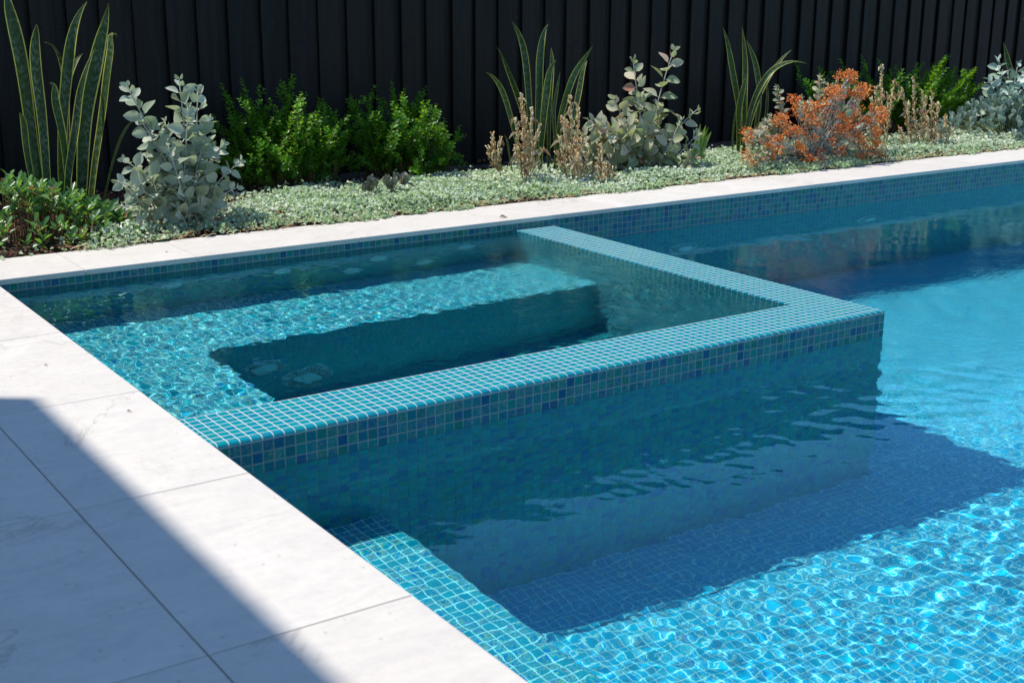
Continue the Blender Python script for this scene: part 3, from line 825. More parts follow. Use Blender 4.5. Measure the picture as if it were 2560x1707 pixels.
# ------------------------------------------------------------------ small-leaved green bushes
T_BOX = leaf_tpl(1.0, 0.66, 'obovate', 1, 4, 0.18, 0.08)
def bush(name, label, Y, base_px, tips, n, seed, group, lsz=.0235, yspread=.11, lit=(), gap=.0135, wig=.02):
    rr = random.Random(seed)
    b0 = at(base_px[0], base_px[1], Y); b0.z = 0.0
    root = empty(name, b0, label, 'bush', group)
    M = []; st = MB()
    jobs = [(t, 1.0, 0.0) for t in tips] + [(t, 1.0, -.17 - .06 * rr.random()) for t in lit for _ in (0, 1)]
    while len(jobs) < n:
        a, b = rr.choice(tips), rr.choice(tips)
        q = rr.random()
        px, py = a[0] * q + b[0] * (1 - q), a[1] * q + b[1] * (1 - q)
        jobs.append(((px + rr.uniform(-12, 12), py + rr.uniform(-5, 25)), .42 + .55 * rr.random() ** .6, rr.uniform(-yspread, yspread)))
    for (px, py), k, dy in jobs:
        tip = at(px, py, Y + dy)
        tip = b0 + Vector(((tip.x - b0.x) * 1.07, tip.y - b0.y, (tip.z - b0.z) * (1.0 if k == 1 else 1))) * k
        start = b0 + Vector(((tip.x - b0.x) * .55 + rr.uniform(-.10, .10), rr.uniform(-.08, .06), 0.0))
        mid = start.lerp(tip, .5) + Vector(((b0.x - tip.x) * .04 + rr.uniform(-.03, .03), rr.uniform(-.04, .02), .02))
        pts = bez(start, mid, tip, 9)
        st.tube(pts, [.0022 - .0015 * i / 9 for i in range(10)], 4)
        # side twigs
        tw = [(pts, .30)]
        for _ in range(rr.randint(2, 4)):
            i = rr.randint(3, 8); d = (pts[i] - pts[i - 1]).normalized() + rvec(rr) * .8 + Vector((0, -.1, .15))
            e = pts[i] + d.normalized() * rr.uniform(.04, .10)
            tp = bez(pts[i], pts[i].lerp(e, .5) + rvec(rr) * .008, e, 4)
            st.tube(tp, .0008, 3); tw.append((tp, .1))
        for pp, sk in tw:
            Ls = [0]
            for a, b in zip(pp, pp[1:]): Ls.append(Ls[-1] + (b - a).length)
            s = Ls[-1]; kk = 0
            age = rr.random()
            while s > Ls[-1] * sk:
                i = min(max(j for j in range(len(Ls)) if Ls[j] <= s + 1e-9), len(pp) - 2)
                p = pp[i].lerp(pp[i + 1], (s - Ls[i]) / max(1e-6, Ls[i + 1] - Ls[i])); t = (pp[i + 1] - pp[i]).normalized()
                sd_ = t.cross(Vector((.3, .2, 1))).normalized(); s2 = t.cross(sd_)
                for sg in (1, -1):
                    o = (sd_ * math.cos(kk * 1.4) + s2 * math.sin(kk * 1.4)) * sg
                    M.append((frame(p, o + t * .7 + Vector((0, 0, .1)), t + Vector((0, 0, .6)) + rvec(rr) * .3, lsz * min(1, .55 + .15 * kk) * rr.uniform(.75, 1.2), rr.uniform(-.3, .3)),
                              min(1, max(0, rr.random() * .62 + (.30 if kk < 4 else 0) * age))))
                s -= gap * rr.uniform(.8, 1.2); kk += 1
    mb = MB(); mb.inst(T_BOX, [a for a, _ in M], [b for _, b in M])
    st.build('branch', M_STEMB, root, smooth=True)
    mb.build('foliage', M_GREEN, root, smooth=True)
GB = 'small-leaved green bushes against the fence'
bush('green_bush', 'green small-leaved bush between the silver shrub and its narrower twin', 1.2, (705, 460),
     [(570, 230), (610, 200), (650, 215), (700, 205), (728, 190), (760, 235), (800, 255), (830, 280), (870, 260), (545, 290), (540, 360), (560, 420), (600, 440), (820, 330), (860, 350), (850, 410), (800, 440), (720, 430), (640, 430), (680, 300), (750, 310)],
     205, 31, GB, lit=[(775, 290), (745, 245), (835, 320), (690, 365), (655, 350), (720, 400)])
bush('green_bush', 'green bush with sunlit lime sprigs, in front of fence left of the bare gap', 1.2, (1010, 425),
     [(878, 250), (868, 330), (862, 400), (885, 240), (930, 235), (985, 230), (1060, 220), (1045, 235), (1010, 220), (1080, 300), (1105, 300), (1130, 345), (1140, 410), (1110, 420), (900, 300), (880, 330), (890, 400), (950, 410), (1040, 400), (980, 290), (1050, 310)],
     185, 32, GB, lit=[(1015, 245), (1000, 280), (1065, 290), (1100, 310), (1130, 360), (1000, 340), (1020, 330), (1045, 420), (1040, 300), (1090, 275)])
bush('green_bush', 'green bush behind the orange flowers and dry spikes on the right', 1.2, (2230, 350),
     [(2010, 185), (2060, 170), (2110, 150), (2160, 140), (2200, 150), (2240, 165), (2290, 165), (2330, 160), (2360, 140), (2380, 170), (2430, 172), (2430, 225), (2400, 260), (2330, 260), (2040, 240), (2030, 290), (2120, 230), (2180, 220), (2250, 230), (2300, 280), (2200, 300)],
     190, 33, GB, lit=[(2360, 142), (2430, 172), (2435, 220), (2400, 210), (2260, 175), (2340, 200), (2380, 240), (2200, 240)], lsz=.025)

# ------------------------------------------------------------------ leathery shrub at the left
T_HEDGE = leaf_tpl(1.0, 0.50, 'obovate', 2, 5, 0.16, 0.05, 0.06)
def hedge():
    rr = random.Random(41)
    root = empty('leathery_shrub', (0.22, 0.52, 0), 'low leathery dark green shrub with faded orange flower heads at the left edge', 'shrub')
    M = []; st = MB(); fl_ = MB(); F = []
    c = Vector((0.22, .56, 0))
    def top(x): return 0.215 * max(0, 1 - max(0, (x - .10) / .55) ** 2.2) + .01
    for i in range(330):
        x = rr.uniform(-.55, .62); y = rr.uniform(.36, .74)
        h = top(x) * (1 - ((y - .56) / .27) ** 2 * .55) * (rr.uniform(.55, 1.06) if y > .46 else rr.uniform(.12, .95))
        if h < .02: h = .02
        p = Vector((x, y, h))
        g = Vector((x * .9 + .02, .56 + (y - .56) * .45, 0))
        st.tube(bez(g, g.lerp(p, .5) + Vector((0, 0, -.01)), p, 5), [.0025, .0023, .002, .0018, .0015, .0012], 5)
        out = Vector((rr.uniform(-.5, .5), rr.uniform(-.8, .2), 1)).normalized()
        n = rr.randint(5, 8); fresh = rr.random()
        for j in range(n):
            a = 2.4 * j + rr.random(); up_ = 0.25 + .20 * (n - j) * .3 + rr.uniform(-.1, .2)
            o = Vector((math.cos(a), math.sin(a), 0)); d = o * 1.0 + out * (1.3 - .16 * j if j < 5 else .5)
            q = p - out * .006 * j
            M.append((frame(q, d, out - o * .3, .037 * rr.uniform(.75, 1.15), rr.uniform(-.3, .3)), min(1, rr.random() * .75 + .25 * fresh)))
        if rr.random() < .10 and -.3 < x < .5:
            for k in range(22):
                q = p + rvec(rr) * .016 + Vector((0, -.01, .0))
                F.append((frame(q, rvec(rr), rvec(rr), .008 * rr.uniform(.6, 1.3)), rr.random()))
    mb = MB(); mb.inst(T_HEDGE, [a for a, _ in M], [b for _, b in M])
    st.build('stem', M_STEMB, root, smooth=True)
    mb.inst(leaf_tpl(1, .6, 'ovate', 1, 3), [a for a, _ in F], [b for _, b in F], 1)
    mb.build('foliage', [M_HEDGE, M_BROWNFL], root, smooth=True)
hedge()

# ------------------------------------------------------------------ snake plants
def blade(mb, pts, wid, seed, twist=0.5, face=None, shape=1.0):
    """pts bottom to tip; a stiff keeled blade with a pointed tip"""
    rr = random.Random(seed)
    n = len(pts); V, UV, Fc = [], [], []
    cols = [-1, -.82, -.4, 0, .4, .82, 1]
    tw0 = rr.uniform(-.5, .5) if face is None else face
    Ls = [0]
    for a, b in zip(pts, pts[1:]): Ls.append(Ls[-1] + (b - a).length)
    for side in (0, 1):
        for i, p in enumerate(pts):
            t = i / (n - 1)
            d = (pts[min(i + 1, n - 1)] - pts[max(i - 1, 0)]).normalized()
            x = d.cross(Vector((0, -1, 0))).normalized(); z = x.cross(d)
            a = tw0 + twist * t
            p = p + x * (.010 * t * math.sin(t * 7.5 + seed * 2.1)) * min(1, wid / .04)
            xx = x * math.cos(a) + z * math.sin(a); zz = z * math.cos(a) - x * math.sin(a)
            w_ = wid * .80 * (0.42 + 0.80 * math.sin(math.pi * min(1, t * .62 + .06)) * .72) * (1 - max(0, (t - .55) / .45) ** 2.2)
            w_ = max(w_, .0006)
            wv = .05 * wid * math.sin(t * 17 + seed)
            for c in cols:
                th = .0022 * (1 - abs(c) ** 3) * (1 - t * .8)
                off = .35 * w_ * .5 * c * c + wv * abs(c) + (th if side else -th)
                V.append(p + xx * (c * w_ * .5) + zz * off); UV.append(((c + 1) / 2, Ls[i]))
    m_ = len(cols)
    for side in (0, 1):
        o = side * n * m_
        for i in range(n - 1):
            for j in range(m_ - 1):
                q = (o + i * m_ + j, o + i * m_ + j + 1, o + (i + 1) * m_ + j + 1, o + (i + 1) * m_ + j)
                Fc.append(q if side else q[::-1])
    mb.add([tuple(v) for v in V], Fc, UV, 0, rr.random())

def snake(name, label, Y, base, blades, seed, group='snake plants along the fence'):
    b0 = at(base[0], base[1], Y); b0.z = 0
    root = empty(name, b0, label, 'snake plant', group)
    for i, bl in enumerate(blades):
        (x0, y0), (xm, ym), (x1, y1), wid = bl[:4]
        dy = bl[4] if len(bl) > 4 else 0.0
        tw = bl[5] if len(bl) > 5 else 0.5
        fc = bl[6] if len(bl) > 6 else None
        A = at(x0, y0, Y + dy * .3); M_ = at(xm, ym, Y + dy * .6); B = at(x1, y1, Y + dy)
        A.z = min(A.z, 0.0)
        # the curve passes through M_
        C = M_ * 2 - (A + B) * .5
        mb = MB(); blade(mb, bez(A, C, B, 22), wid, seed * 50 + i, tw, fc)
        mb.build('leaf', M_SNAKE, root, smooth=True)
SP = 'snake plants along the fence'
snake('snake_plant', 'tallest snake plant with broad banded blades, left of the silver shrub', .74, (150, 440),
      [((105, 440), (52, 170), (22, -25), .060, .05, .2, .1), ((112, 440), (98, 220), (84, 62), .050, -.03, .3, .0), ((130, 440), (165, 240), (112, 104), .030, .06, .9),
       ((150, 445), (160, 220), (222, 6), .052, .04, .9, -.3), ((170, 440), (168, 270), (203, 130), .036, .08, .4), ((190, 440), (222, 230), (274, 10), .072, -.06, -.5, .2),
       ((212, 440), (268, 190), (288, 96), .052, .05, .5, .9), ((165, 440), (150, 300), (125, 215), .040, -.05, .5), ((90, 430), (65, 360), (50, 283), .030, -.06, .3),
       ((155, 440), (185, 330), (242, 122), .042, -.08, .6, .5), ((240, 470), (290, 380), (338, 295), .012, .0, .4)], 1)
snake('snake_plant', 'snake plant with lime-edged blades behind dry spikes, centre of the fence', .80, (1345, 430),
      [((1330, 430), (1318, 200), (1282, 52), .040, .05, .4, .2), ((1350, 430), (1345, 200), (1372, 62), .050, .06, .3, .0), ((1340, 430), (1300, 250), (1238, 122), .034, .04, .9, .5),
       ((1310, 430), (1270, 270), (1216, 178), .030, .0, .5, .2), ((1350, 435), (1360, 260), (1392, 150), .046, -.08, .3, .1), ((1385, 430), (1410, 260), (1478, 112), .050, -.10, .4, -.3),
       ((1370, 430), (1375, 230), (1380, 120), .030, .07, .3, .3), ((1400, 430), (1440, 260), (1470, 150), .034, .05, .5, .5), ((1395, 430), (1385, 300), (1398, 180), .030, .06, .3),
       ((1285, 430), (1272, 380), (1262, 336), .012, .0, .3), ((1375, 420), (1400, 380), (1410, 340), .026, -.1, .6)], 2)
snake('snake_plant', 'slim snake plant with one blade bending right, left of the orange flowers', .78, (1865, 410),
      [((1858, 420), (1840, 220), (1803, 68), .038, .04, .4, .3), ((1862, 420), (1862, 220), (1858, 66), .036, .05, .5, .6), ((1872, 420), (1895, 220), (1866, 100), .042, .06, .3, .0),
       ((1845, 420), (1848, 280), (1866, 180), .044, -.06, .2, .1), ((1850, 425), (1905, 225), (1980, 128), .026, -.02, .6, .4), ((1856, 430), (1900, 215), (2016, 160), .036, -.10, .9, .2),
       ((1836, 420), (1832, 350), (1840, 260), .014, -.05, .3), ((1880, 420), (1912, 300), (1915, 185), .020, .03, .4)], 3)
snake('snake_plant', 'half-hidden snake plant blades rising behind the silver stalks at the right edge', .92, (2540, 330),
      [((2545, 330), (2530, 200), (2508, 105), .048, .05, .3, .2), ((2590, 330), (2580, 150), (2556, 45), .046, .05, .3, .3), ((2620, 330), (2625, 200), (2640, 60), .05, .0, .3)], 4)

# ------------------------------------------------------------------ fan-leaved seedling behind the bronze shrub
def fan(name, label, Y, items):
    b = at(items[0][0], items[0][1], Y); b.z = 0
    root = empty(name, b, label, 'plant', None)
    mb = MB()
    for (bx, by, tx, ty, w_, n) in items:
        A = at(bx, by, Y); B = at(tx, ty, Y)
        L = (B - A).length; base_d = (B - A).normalized()
        for k in range(n):
            a = (k / (n - 1) - .5) * w_
            d = base_d * math.cos(a) + Vector((1, 0, 0)) * math.sin(a)
            mb.inst(leaf_tpl(1.0, .16, 'lance', 1, 5, .3, .1), [frame(A + Vector((0, 0, .0)), d, (0, -1, .3), L * rnd.uniform(.85, 1.05), rnd.uniform(-.3, .3))], [rnd.random()])
    mb.build('foliage', M_PALM, root, smooth=True)
fan('fan_seedling', 'yellow-green fan-shaped seedling poking out behind the bronze shrub', .70,
    [(1725, 410, 1775, 320, .55, 8), (1735, 415, 1770, 375, .8, 6)])

# ------------------------------------------------------------------ dried flower spikes
def bud_tpl():
    v = [(0, 0, 0)]; f = []; uv = [(.5, 0)]
    prof = [(.10, .15), (.17, .45), (.15, .75), (.19, .98)]
    for r, y in prof:
        for k in range(5):
            a = 6.283 * k / 5; v.append((r * math.cos(a), y, r * math.sin(a))); uv.append((.3, y))
    for k in range(5): f.append((0, 1 + (k + 1) % 5, 1 + k))
    for j in range(3):
        for k in range(5): f.append((1 + j * 5 + k, 1 + j * 5 + (k + 1) % 5, 6 + j * 5 + (k + 1) % 5, 6 + j * 5 + k))
    f.append(tuple(16 + k for k in range(5)))
    return np.array(v), f, np.array(uv)
T_BUD = bud_tpl()
T_CRISP = leaf_tpl(1.0, .34, 'lance', 1, 6, .7, .5, .05, .3, .08)
def dry(name, label, Y, base, spikes, seed, group='dried flower spikes'):
    rr = random.Random(seed)
    b0 = at(base[0], base[1], Y); b0.z = 0.0
    root = empty(name, b0, label, 'dried flower', group)
    st = MB(); M = []; Lf = []
    for (px, py, bx, by, dy) in spikes:
        tip = at(px, py, Y + dy); A = at(bx, by, Y + dy); 
        pts = bez(A, A.lerp(tip, .5) + Vector((rr.uniform(-.012, .012), 0, 0)), tip, 8)
        st.tube(pts, [.0028 - .0016 * i / 8 for i in range(9)], 5)
        L = (tip - A).length
        s = 0.02
        while s < L:
            t = s / L; i = min(7, int(t * 8)); p = pts[i].lerp(pts[i + 1], t * 8 - i)
            d = (pts[i + 1] - pts[i]).normalized()
            nb = 1 if t < .25 else 3
            wdt = (.015 if t < .8 else .007) * (.6 + .8 * rr.random())
            for _ in range(nb):
                o = Vector((rr.uniform(-1, 1), rr.uniform(-1, 1), 0))
                if o.length > 1: o.normalize()
                q = p + o * wdt * rr.random() + Vector((0, 0, rr.uniform(-.008, .008)))
                M.append((frame(q, d + o * .28 + rvec(rr) * .22, rvec(rr), .0165 * rr.uniform(.7, 1.25), 0, rr.uniform(.8, 1.2)), rr.random()))
                if rr.random() < .35: st.tube([p, q], .0007, 3)
            if rr.random() < .16:
                o = rvec(rr); o.z = abs(o.z) * .2 - .2
                Lf.append((frame(p, o, (0, 0, 1), rr.uniform(.025, .05), rr.uniform(-1, 1)), rr.random()))
            s += .0075
    mb = MB(); mb.inst(T_BUD, [a for a, _ in M], [b for _, b in M])
    st.build('stem', M_DRY, root, smooth=True)
    if Lf: mb.inst(T_CRISP, [a for a, _ in Lf], [b for _, b in Lf], 1)
    mb.build('flower_spike', [M_DRY, M_DRYLEAF], root, smooth=True)
dry('dried_spike', 'smallest dry tan flower spikes, alone against the dark fence left of centre', .66, (1250, 430),
    [(1232, 337, 1245, 428, 0), (1250, 353, 1246, 430, .01), (1222, 372, 1243, 425, -.01), (1249, 405, 1252, 440, 0)], 51)
dry('dried_spike', 'tall dry tan flower spike with curled leaves in front of the central snake plant', .56, (1310, 445),
    [(1303, 243, 1311, 450, 0), (1330, 270, 1320, 440, .02), (1290, 300, 1305, 440, -.01), (1347, 318, 1330, 420, .02), (1352, 375, 1325, 440, -.03), (1335, 350, 1316, 445, -.04), (1288, 370, 1308, 448, -.03), (1315, 300, 1312, 430, .03), (1322, 350, 1318, 450, .04)], 52)
dry('dried_spike', 'broad cluster of dry tan spikes touching the left of the bronze shrub', .55, (1440, 455),
    [(1426, 250, 1437, 440, 0), (1405, 296, 1425, 430, 0), (1445, 275, 1440, 440, .02), (1400, 345, 1415, 440, -.03), (1393, 385, 1420, 440, -.02), (1440, 352, 1445, 450, -.05), (1452, 360, 1450, 455, -.05), (1415, 300, 1430, 400, .03), (1460, 330, 1445, 430, .0), (1470, 385, 1455, 455, -.04), (1425, 370, 1435, 460, -.06), (1445, 390, 1440, 462, -.07)], 53)
dry('dried_spike', 'short dry tan spikes leaning over the stone coping below the bronze shrub', .44, (1515, 475),
    [(1503, 366, 1498, 430, .03), (1492, 415, 1500, 455, .0), (1512, 415, 1512, 470, 0), (1522, 414, 1518, 475, 0), (1530, 425, 1520, 475, -.01), (1515, 440, 1516, 478, -.01)], 54)
dry('dried_spike', 'pale dry flower spikes rising just behind the orange flowers', .70, (2200, 370),
    [(2205, 168, 2200, 370, 0), (2190, 225, 2195, 370, -.02), (2235, 205, 2215, 370, .0), (2180, 250, 2190, 380, -.03), (2220, 240, 2210, 370, .03), (2205, 230, 2204, 340, -.04), (2170, 290, 2185, 380, -.05), (2145, 250, 2160, 350, .05), (2195, 310, 2200, 385, -.06)], 55)
dry('dried_spike', 'wide cluster of dry tan spikes between orange flowers and jade mound', .60, (2330, 370),
    [(2283, 198, 2285, 360, .03), (2255, 225, 2275, 360, .02), (2305, 230, 2300, 370, .0), (2315, 245, 2310, 370, .02), (2330, 235, 2325, 380, -.02), (2270, 260, 2280, 370, -.02), (2345, 260, 2335, 380, -.05), (2365, 290, 2345, 385, -.06), (2380, 325, 2350, 385, -.08), (2320, 300, 2318, 392, -.08), (2335, 330, 2330, 392, -.10), (2290, 300, 2290, 380, -.04), (2250, 320, 2270, 385, -.05)], 56)

# ------------------------------------------------------------------ orange flowering plant
def orange():
    rr = random.Random(61)
    Y = .50
    b0 = at(2035, 440, Y); b0.z = 0
    root = empty('orange_flowering_plant', b0, 'sprawling silver-leaved plant smothered in bright orange flower clusters', 'flowering plant')
    st = MB(); M = []; F = []
    def cluster(c, n, r):
        for _ in range(n):
            o = rvec(rr); q = c + o * r * rr.random() ** .5
            d = o * .8 + rvec(rr) * .5 + Vector((0, -.2, .3))
            F.append((frame(q, d, rvec(rr), .0125 * rr.uniform(.7, 1.2), 0, 1.25), rr.random()))
    edge = [(1870, 340), (1880, 390), (1900, 330), (1930, 360), (1880, 350), (1985, 255), (1995, 285), (1975, 320), (2040, 265), (2070, 260), (2090, 240), (2100, 225), (2130, 235), (2150, 235), (2165, 225), (2125, 195), (2110, 190), (2080, 230), (2010, 270),
            (2140, 280), (2190, 275), (2200, 300), (2170, 300), (2180, 330), (2200, 390), (2170, 380), (2190, 370), (2140, 350), (2150, 400), (2120, 330), (2100, 290), (2060, 300), (2030, 290), (1950, 300), (1960, 340), (2000, 330),
            (2040, 340), (2080, 350), (2100, 380), (2060, 390), (2030, 400), (2000, 370), (1960, 375), (1925, 400), (1945, 370), (2040, 430), (2070, 420), (2110, 420), (2020, 425), (2150, 360), (2160, 410), (1905, 345), (1890, 405), (2090, 330), (2120, 305), (2060, 275), (2020, 310)]
    for (px, py) in edge:
        for rep in range(5):
            dy = rr.uniform(-.14, .06)
            c = at(px + rr.uniform(-14, 14), py + rr.uniform(-10, 10), Y + dy)
            if c.z < .012: c.z = .012 + rr.random() * .02
            g = b0 + Vector((rr.uniform(-.12, .12), rr.uniform(-.05, .05), 0))
            pts = bez(g, g.lerp(c, .5) + Vector((0, 0, .03)), c, 6)
            st.tube(pts, [.0018, .0017, .0016, .0015, .0013, .0011, .001], 4)
            keep = .94 if px > 1965 else .60
            if rr.random() < keep:
                cluster(c, rr.randint(22, 36), rr.uniform(.015, .025))
            else:
                kal_leaves(st, M, [c - Vector((0, 0, .03)), c, c + Vector((rr.uniform(-.01, .01), 0, .04))], .026, .016, seed=rr.randrange(9999), r0=.002, r1=.001)
            for q in pts[2:6]:
                if rr.random() < .16:
                    M.append((frame(q, rvec(rr) + Vector((0, -.3, 0)), (0, 0, 1), .030 * rr.uniform(.6, 1.2), rr.uniform(-.8, .8)), rr.random()))
    # leafy silver shoots on the left and top
    for (px, py, bx, by, sz) in [(1940, 215, 1960, 330, .030), (1925, 290, 1960, 360, .036), (2050, 190, 2040, 290, .034), (2055, 230, 2045, 300, .034), (1910, 300, 1950, 370, .036), (2005, 240, 2010, 300, .026), (1900, 370, 1950, 410, .032), (1920, 340, 1960, 400, .034), (1945, 400, 1980, 430, .032),
                                 (1960, 350, 1985, 410, .034), (1950, 255, 1965, 330, .028), (2060, 200, 2048, 290, .030)]:
        A, B = at(bx, by, Y + .02), at(px, py, Y + .04)
        kal_leaves(st, M, bez(A, A.lerp(B, .5) + Vector((.01, 0, 0)), B, 7), sz, .017, seed=rr.randrange(9999), r0=.003, r1=.0015)
    # larger bronze leaves
    for (px, py) in [(2085, 295), (2105, 290), (2045, 375), (2080, 375), (2060, 385), (2125, 250)]:
        p = at(px, py, Y - .12)
        M.append((frame(p, (rr.uniform(-.5, .5), -.3, rr.uniform(-1, .4)), (0, -1, .2), .055, 0), 1.0 if rr.random() < .6 else .5))
    pale = MB()
    for a, b in [((2035, 310), (2125, 195)), ((2070, 250), (2165, 225)), ((1990, 380), (2060, 365)), ((2060, 365), (2110, 360)), ((2140, 330), (2190, 280))]:
        A, B = at(a[0], a[1], Y - .06), at(b[0], b[1], Y - .04)
        pale.tube(bez(A, A.lerp(B, .5) + Vector((0, 0, .01)), B, 6), .0030, 6)
    st.build('stem', M_STEMW, root, smooth=True)
    pale.build('bare_stem', M_STEMW, root, smooth=True)
    mb = MB(); mb.inst(T_KAL, [a for a, _ in M], [b for _, b in M]); mb.build('foliage', M_SILVERR, root, smooth=True)
    mb = MB(); mb.inst(T_BUD, [a for a, _ in F], [b for _, b in F]); mb.build('flower_cluster', M_ORANGE, root, smooth=True)
orange()

# ------------------------------------------------------------------ ground cover, bark, litter
def cover():
    T = leaf_tpl(1.0, 1.02, 'round', 1, 4, .42, .14)
    rs = np.random.RandomState(71)
    M, R = [], []
    N_ = 74000
    for i in range(N_):
        x = rs.uniform(.05, 7.4) if rs.rand() < .8 else rs.uniform(1.2, 4.6)
        y = rs.uniform(.27, 1.10)
        # ragged front edge creeping over the stone, thin at the far left
        edge = .318 - .018 * math.sin(x * 5.1) - .014 * math.sin(x * 13.7 + 1) - .010 * math.sin(x * 31)
        if x > .35: edge -= .010
        if y < edge: continue
        if x < .55 and y > .36 + .12 * max(0, x - .2) / .35 + .03 * math.sin(x * 21): continue
        if x < .30 and rs.rand() < .5: continue
        back = .96 + .07 * math.sin(x * 3.3) + .04 * math.sin(x * 11)
        if x < 1.5: back = .44 + (x - .55) * .56
        if y > back and rs.rand() < .80: continue
        t = min(1, (y - edge) / .09)
        h = (.008 + .045 * t) * (0.75 + .35 * math.sin(x * 7.3 + y * 11) * math.sin(x * 3.1 - y * 17)) * (1 - .35 * max(0, (y - .6) / .4))
        z = h * rs.uniform(.45, 1.12) + .003
        if rs.rand() < .02: z += rs.uniform(.01, .03)
        if math.sin(x * 17 + y * 9) * math.sin(x * 7.7 - y * 23) > .86 and rs.rand() < .7: continue
        if y < .322: z = max(z, .005)
        d = Vector((rs.normal(), rs.normal(), rs.normal() * .35))
        up_ = Vector((rs.normal() * .6, rs.normal() * .6 - .25, 1))
        sz = .0140 * rs.uniform(.6, 1.2)
        M.append(frame((x, y, z), d, up_, sz, rs.uniform(-.3, .3)))
        patch = .5 + .3 * math.sin(x * 9 + y * 7)
        R.append(min(1, max(0, rs.rand() * .60 + .35 * patch + .35 * (t - .8) + .12 * math.sin(x * 2.3 + 1))))
    mb = MB(); mb.inst(T, M, R)
    # creeping stems
    o = mb.build('ground_cover', M_COVER, smooth=True)
    tag(o, 'carpet of small round silvery green leaves along the coping', 'ground cover', kind='stuff')
    st = MB(); r2 = random.Random(5)
    for i in range(900):
        x = r2.uniform(.3, 7.2); y = r2.uniform(.285, .36)
        a = r2.uniform(0, 6.28); L = r2.uniform(.015, .04)
        p = Vector((x, y, .006 + (y - .28) * .12)); q = p + Vector((math.cos(a) * L, math.sin(a) * L * .6, r2.uniform(0, .01)))
        q.z = max(q.z, .003)
        st.tube([p, p.lerp(q, .5) + Vector((0, 0, .004)), q], .0009, 4, 0, r2.random())
    tag(st.build('runner_stems', M_DRY), 'fine dry runners of the ground cover on the coping edge', 'ground cover', kind='stuff')
    # bark mulch
    ch = MB(); C_, R_ = [], []
    cv, cf = [(-.5, -.5, 0), (.5, -.4, 0), (.4, .5, 0), (-.5, .4, 0), (-.4, -.4, .35), (.4, -.3, .28), (.35, .4, .3), (-.4, .3, .4)], [(0, 3, 2, 1), (4, 5, 6, 7), (0, 1, 5, 4), (1, 2, 6, 5), (2, 3, 7, 6), (3, 0, 4, 7)]
    for i in range(5200):
        x = rs.uniform(-.9, 1.6) if rs.rand() < .75 else rs.uniform(1.6, 7); y = rs.uniform(.325, 1.48)
        C_.append(frame((x, y, rs.uniform(-.012, .016)), (rs.normal(), rs.normal(), rs.normal() * .3), (rs.normal() * .4, rs.normal() * .4, 1), rs.uniform(.008, .026), 0, rs.uniform(.3, .8))); R_.append(rs.rand())
    ch.inst((np.array(cv), cf, np.zeros((8, 2))), C_, R_)
    tag(ch.build('bark_mulch', M_MULCH), 'reddish bark mulch on the bed below the leathery shrub', 'mulch', kind='stuff')
cover()

# curled dry leaf and crumbs on the coping
def litter(name, label, px, py, size, seed, z=0.0):
    d = r1 * ((px - 1280) / F_PX) + u1 * (-(py - 853.5) / F_PX) + fwd
    p = CAM + d * ((z - CAM.z) / d.z)
    mb = MB(); rr = random.Random(seed)
    mb.inst(leaf_tpl(1, .35, 'lance', 2, 6, .5, .15, .08, .2, .06), [frame((p.x, p.y, z + .0015 + size * .08), (1, rr.uniform(-.3, .3), .05), (0, 0, 1), size)], [.2])
    o = mb.build(name, M_DRYLEAF, smooth=True)
    return tag(o, label, 'leaf')
litter('dry_leaf', 'curled brown dry leaf lying on the coping above the spa corner', 1247, 546, .034, 1)
litter('dry_leaf', 'tiny dark crumb of leaf on the sunlit deck paver near spa', 110, 916, .010, 2)
litter('dry_leaf', 'tiny brown leaf scrap on the deck paver beside the deck shadow', 315, 1031, .012, 3)
litter('dry_leaf', 'tiny leaf scrap on the coping below the silver shrub', 412, 632, .011, 4)

# ------------------------------------------------------------------ pool fittings
def disc(mb, c, r, nrm, prof, n=36, mi=0):
    """surface of revolution about nrm; prof = [(radius factor, height)]"""
    nrm = Vector(nrm).normalized(); a = nrm.cross(Vector((.2, .3, 1))).normalized(); b = nrm.cross(a)
    V = []; Fc = []
    for (q, h) in prof:
        for k in range(n):
            t = 6.28318 * k / n
            V.append(tuple(Vector(c) + (a * math.cos(t) + b * math.sin(t)) * (r * q) + nrm * h))
    for j in range(len(prof) - 1):
        for k in range(n): Fc.append((j * n + k, j * n + (k + 1) % n, (j + 1) * n + (k + 1) % n, (j + 1) * n + k))
    Fc.append(tuple((len(prof) - 1) * n + k for k in range(n)))
    mb.add(V, Fc, None, mi)
def grate(name, label, c, r, nrm, group):
    root = empty(name, c, label, 'drain cover', group)
    mb = MB(); disc(mb, c, r, nrm, [(1.0, .0), (1.0, .006), (.96, .010), (.90, .012), (.45, .020), (.2, .022)]); mb.build('cover_dome', M_PLASTIC, root, smooth=True)
    nrm = Vector(nrm).normalized(); a = nrm.cross(Vector((.2, .3, 1))).normalized(); b = nrm.cross(a)
    mb = MB()
    for k in range(30):
        t = 6.28318 * k / 30; o = a * math.cos(t) + b * math.sin(t); s_ = nrm.cross(o) * r * .035
        p0, p1 = Vector(c) + o * r * .50 + nrm * .0205, Vector(c) + o * r * .88 + nrm * .0140
        mb.quad(*[tuple(q) for q in (p0 - s_ * .6, p0 + s_ * .6, p1 + s_, p1 - s_)])
    mb.build('grille', M_SLOT, root)
DG = 'round slotted suction covers'
grate('drain_cover', 'round slotted white cover under water on the pool wall, nearer the spa corner', (2.805, YM, -.533), .080, (0, -1, 0), DG)
grate('drain_cover', 'round slotted white cover under water on the pool wall, further right from the spa', (3.985, YM, -.545), .080, (0, -1, 0), DG)
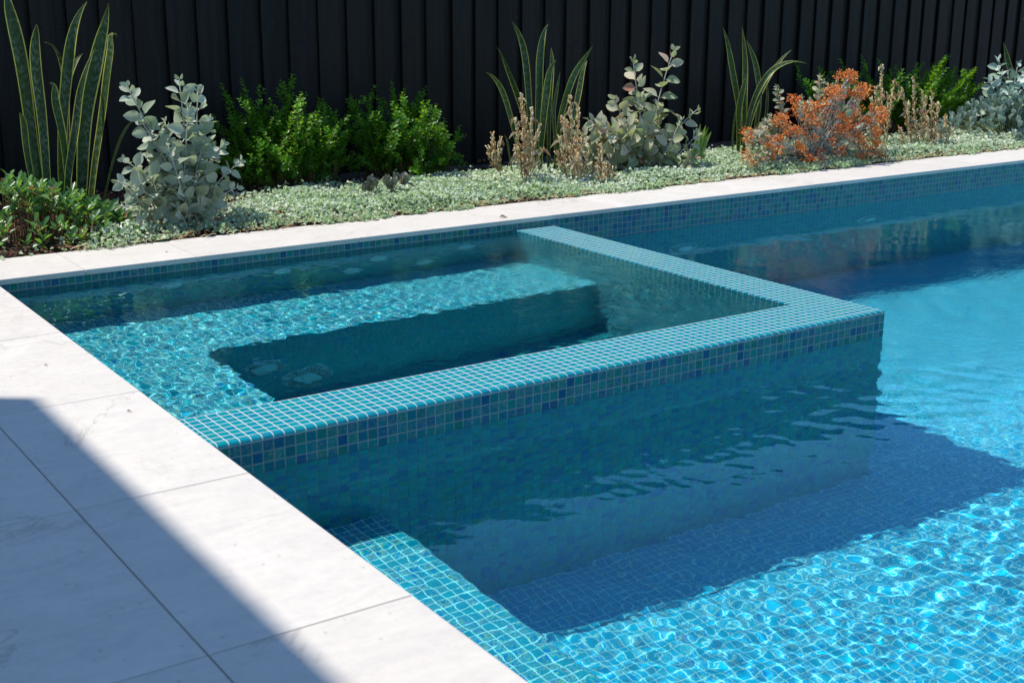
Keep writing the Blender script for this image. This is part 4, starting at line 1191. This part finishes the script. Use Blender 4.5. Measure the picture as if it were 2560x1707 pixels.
grate('drain_cover', 'domed pale cover deep in the dark spa footwell, next to the left seat', (0.645, BENCH_Y, -.735), .072, (0, -1, 0), DG)
grate('drain_cover', 'domed pale cover deep in the dark spa footwell, further from the left seat', (0.785, BENCH_Y, -.885), .082, (0, -1, 0), DG)
for i, (x, z, w_) in enumerate([(.554, -.232, 'first from the deck, in upper row'), (.955, -.232, 'second from the deck, in upper row'), (1.334, -.235, 'third from the deck, in upper row'), (1.709, -.235, 'nearest the spa side wall'),
                            (1.227, -.365, 'in lower row, nearer the deck'), (1.527, -.385, 'in lower row, further from the deck')]):
    root = empty('spa_jet', (x, YM, z), 'round pale spa jet on the back wall, ' + w_, 'jet', 'spa jets on the back wall')
    mb = MB(); disc(mb, (x, YM, z), .036, (0, -1, 0), [(1, 0), (1, .004), (.9, .007), (.62, .008), (.58, .003)], 28); mb.build('jet_ring', M_PLASTIC, root, smooth=True)
    mb = MB(); disc(mb, (x, YM - .0005, z), .019, (0, -1, 0), [(1, .003), (1, .011), (.75, .013), (.5, .006)], 20); mb.build('jet_nozzle', M_PLASTIC, root, smooth=True)
for o in COL.objects:
    if o.type == 'MESH' and o.name.split('.')[0] in ('capping', 'wall_face', 'upper_face', 'inner_face', 'seat', 'riser', 'cover_ring', 'grille', 'spa_bench', 'spa_floor', 'pool_floor', 'pool_wall', 'pool_ledge', 'spa_wall', 'pool_end', 'drain_cover', 'cover_dome', 'jet_nozzle'):
        try: o.cycles.is_caustics_receiver = True
        except Exception: pass
# ================================================================== render settings
cy = scene.cycles
cy.use_denoising = True
try: cy.denoiser = 'OPENIMAGEDENOISE'
except Exception: pass
cy.max_bounces = 14; cy.transmission_bounces = 10; cy.glossy_bounces = 4; cy.diffuse_bounces = 5; cy.transparent_max_bounces = 8
cy.caustics_refractive = True; cy.caustics_reflective = False
cy.blur_glossy = 0.3
cy.sample_clamp_indirect = 6.0
cy.sample_clamp_direct = 0
vs = scene.view_settings
vs.view_transform = 'Standard'; vs.look = 'None'; vs.exposure = 0.52; vs.gamma = 1.0
scene.render.film_transparent = False
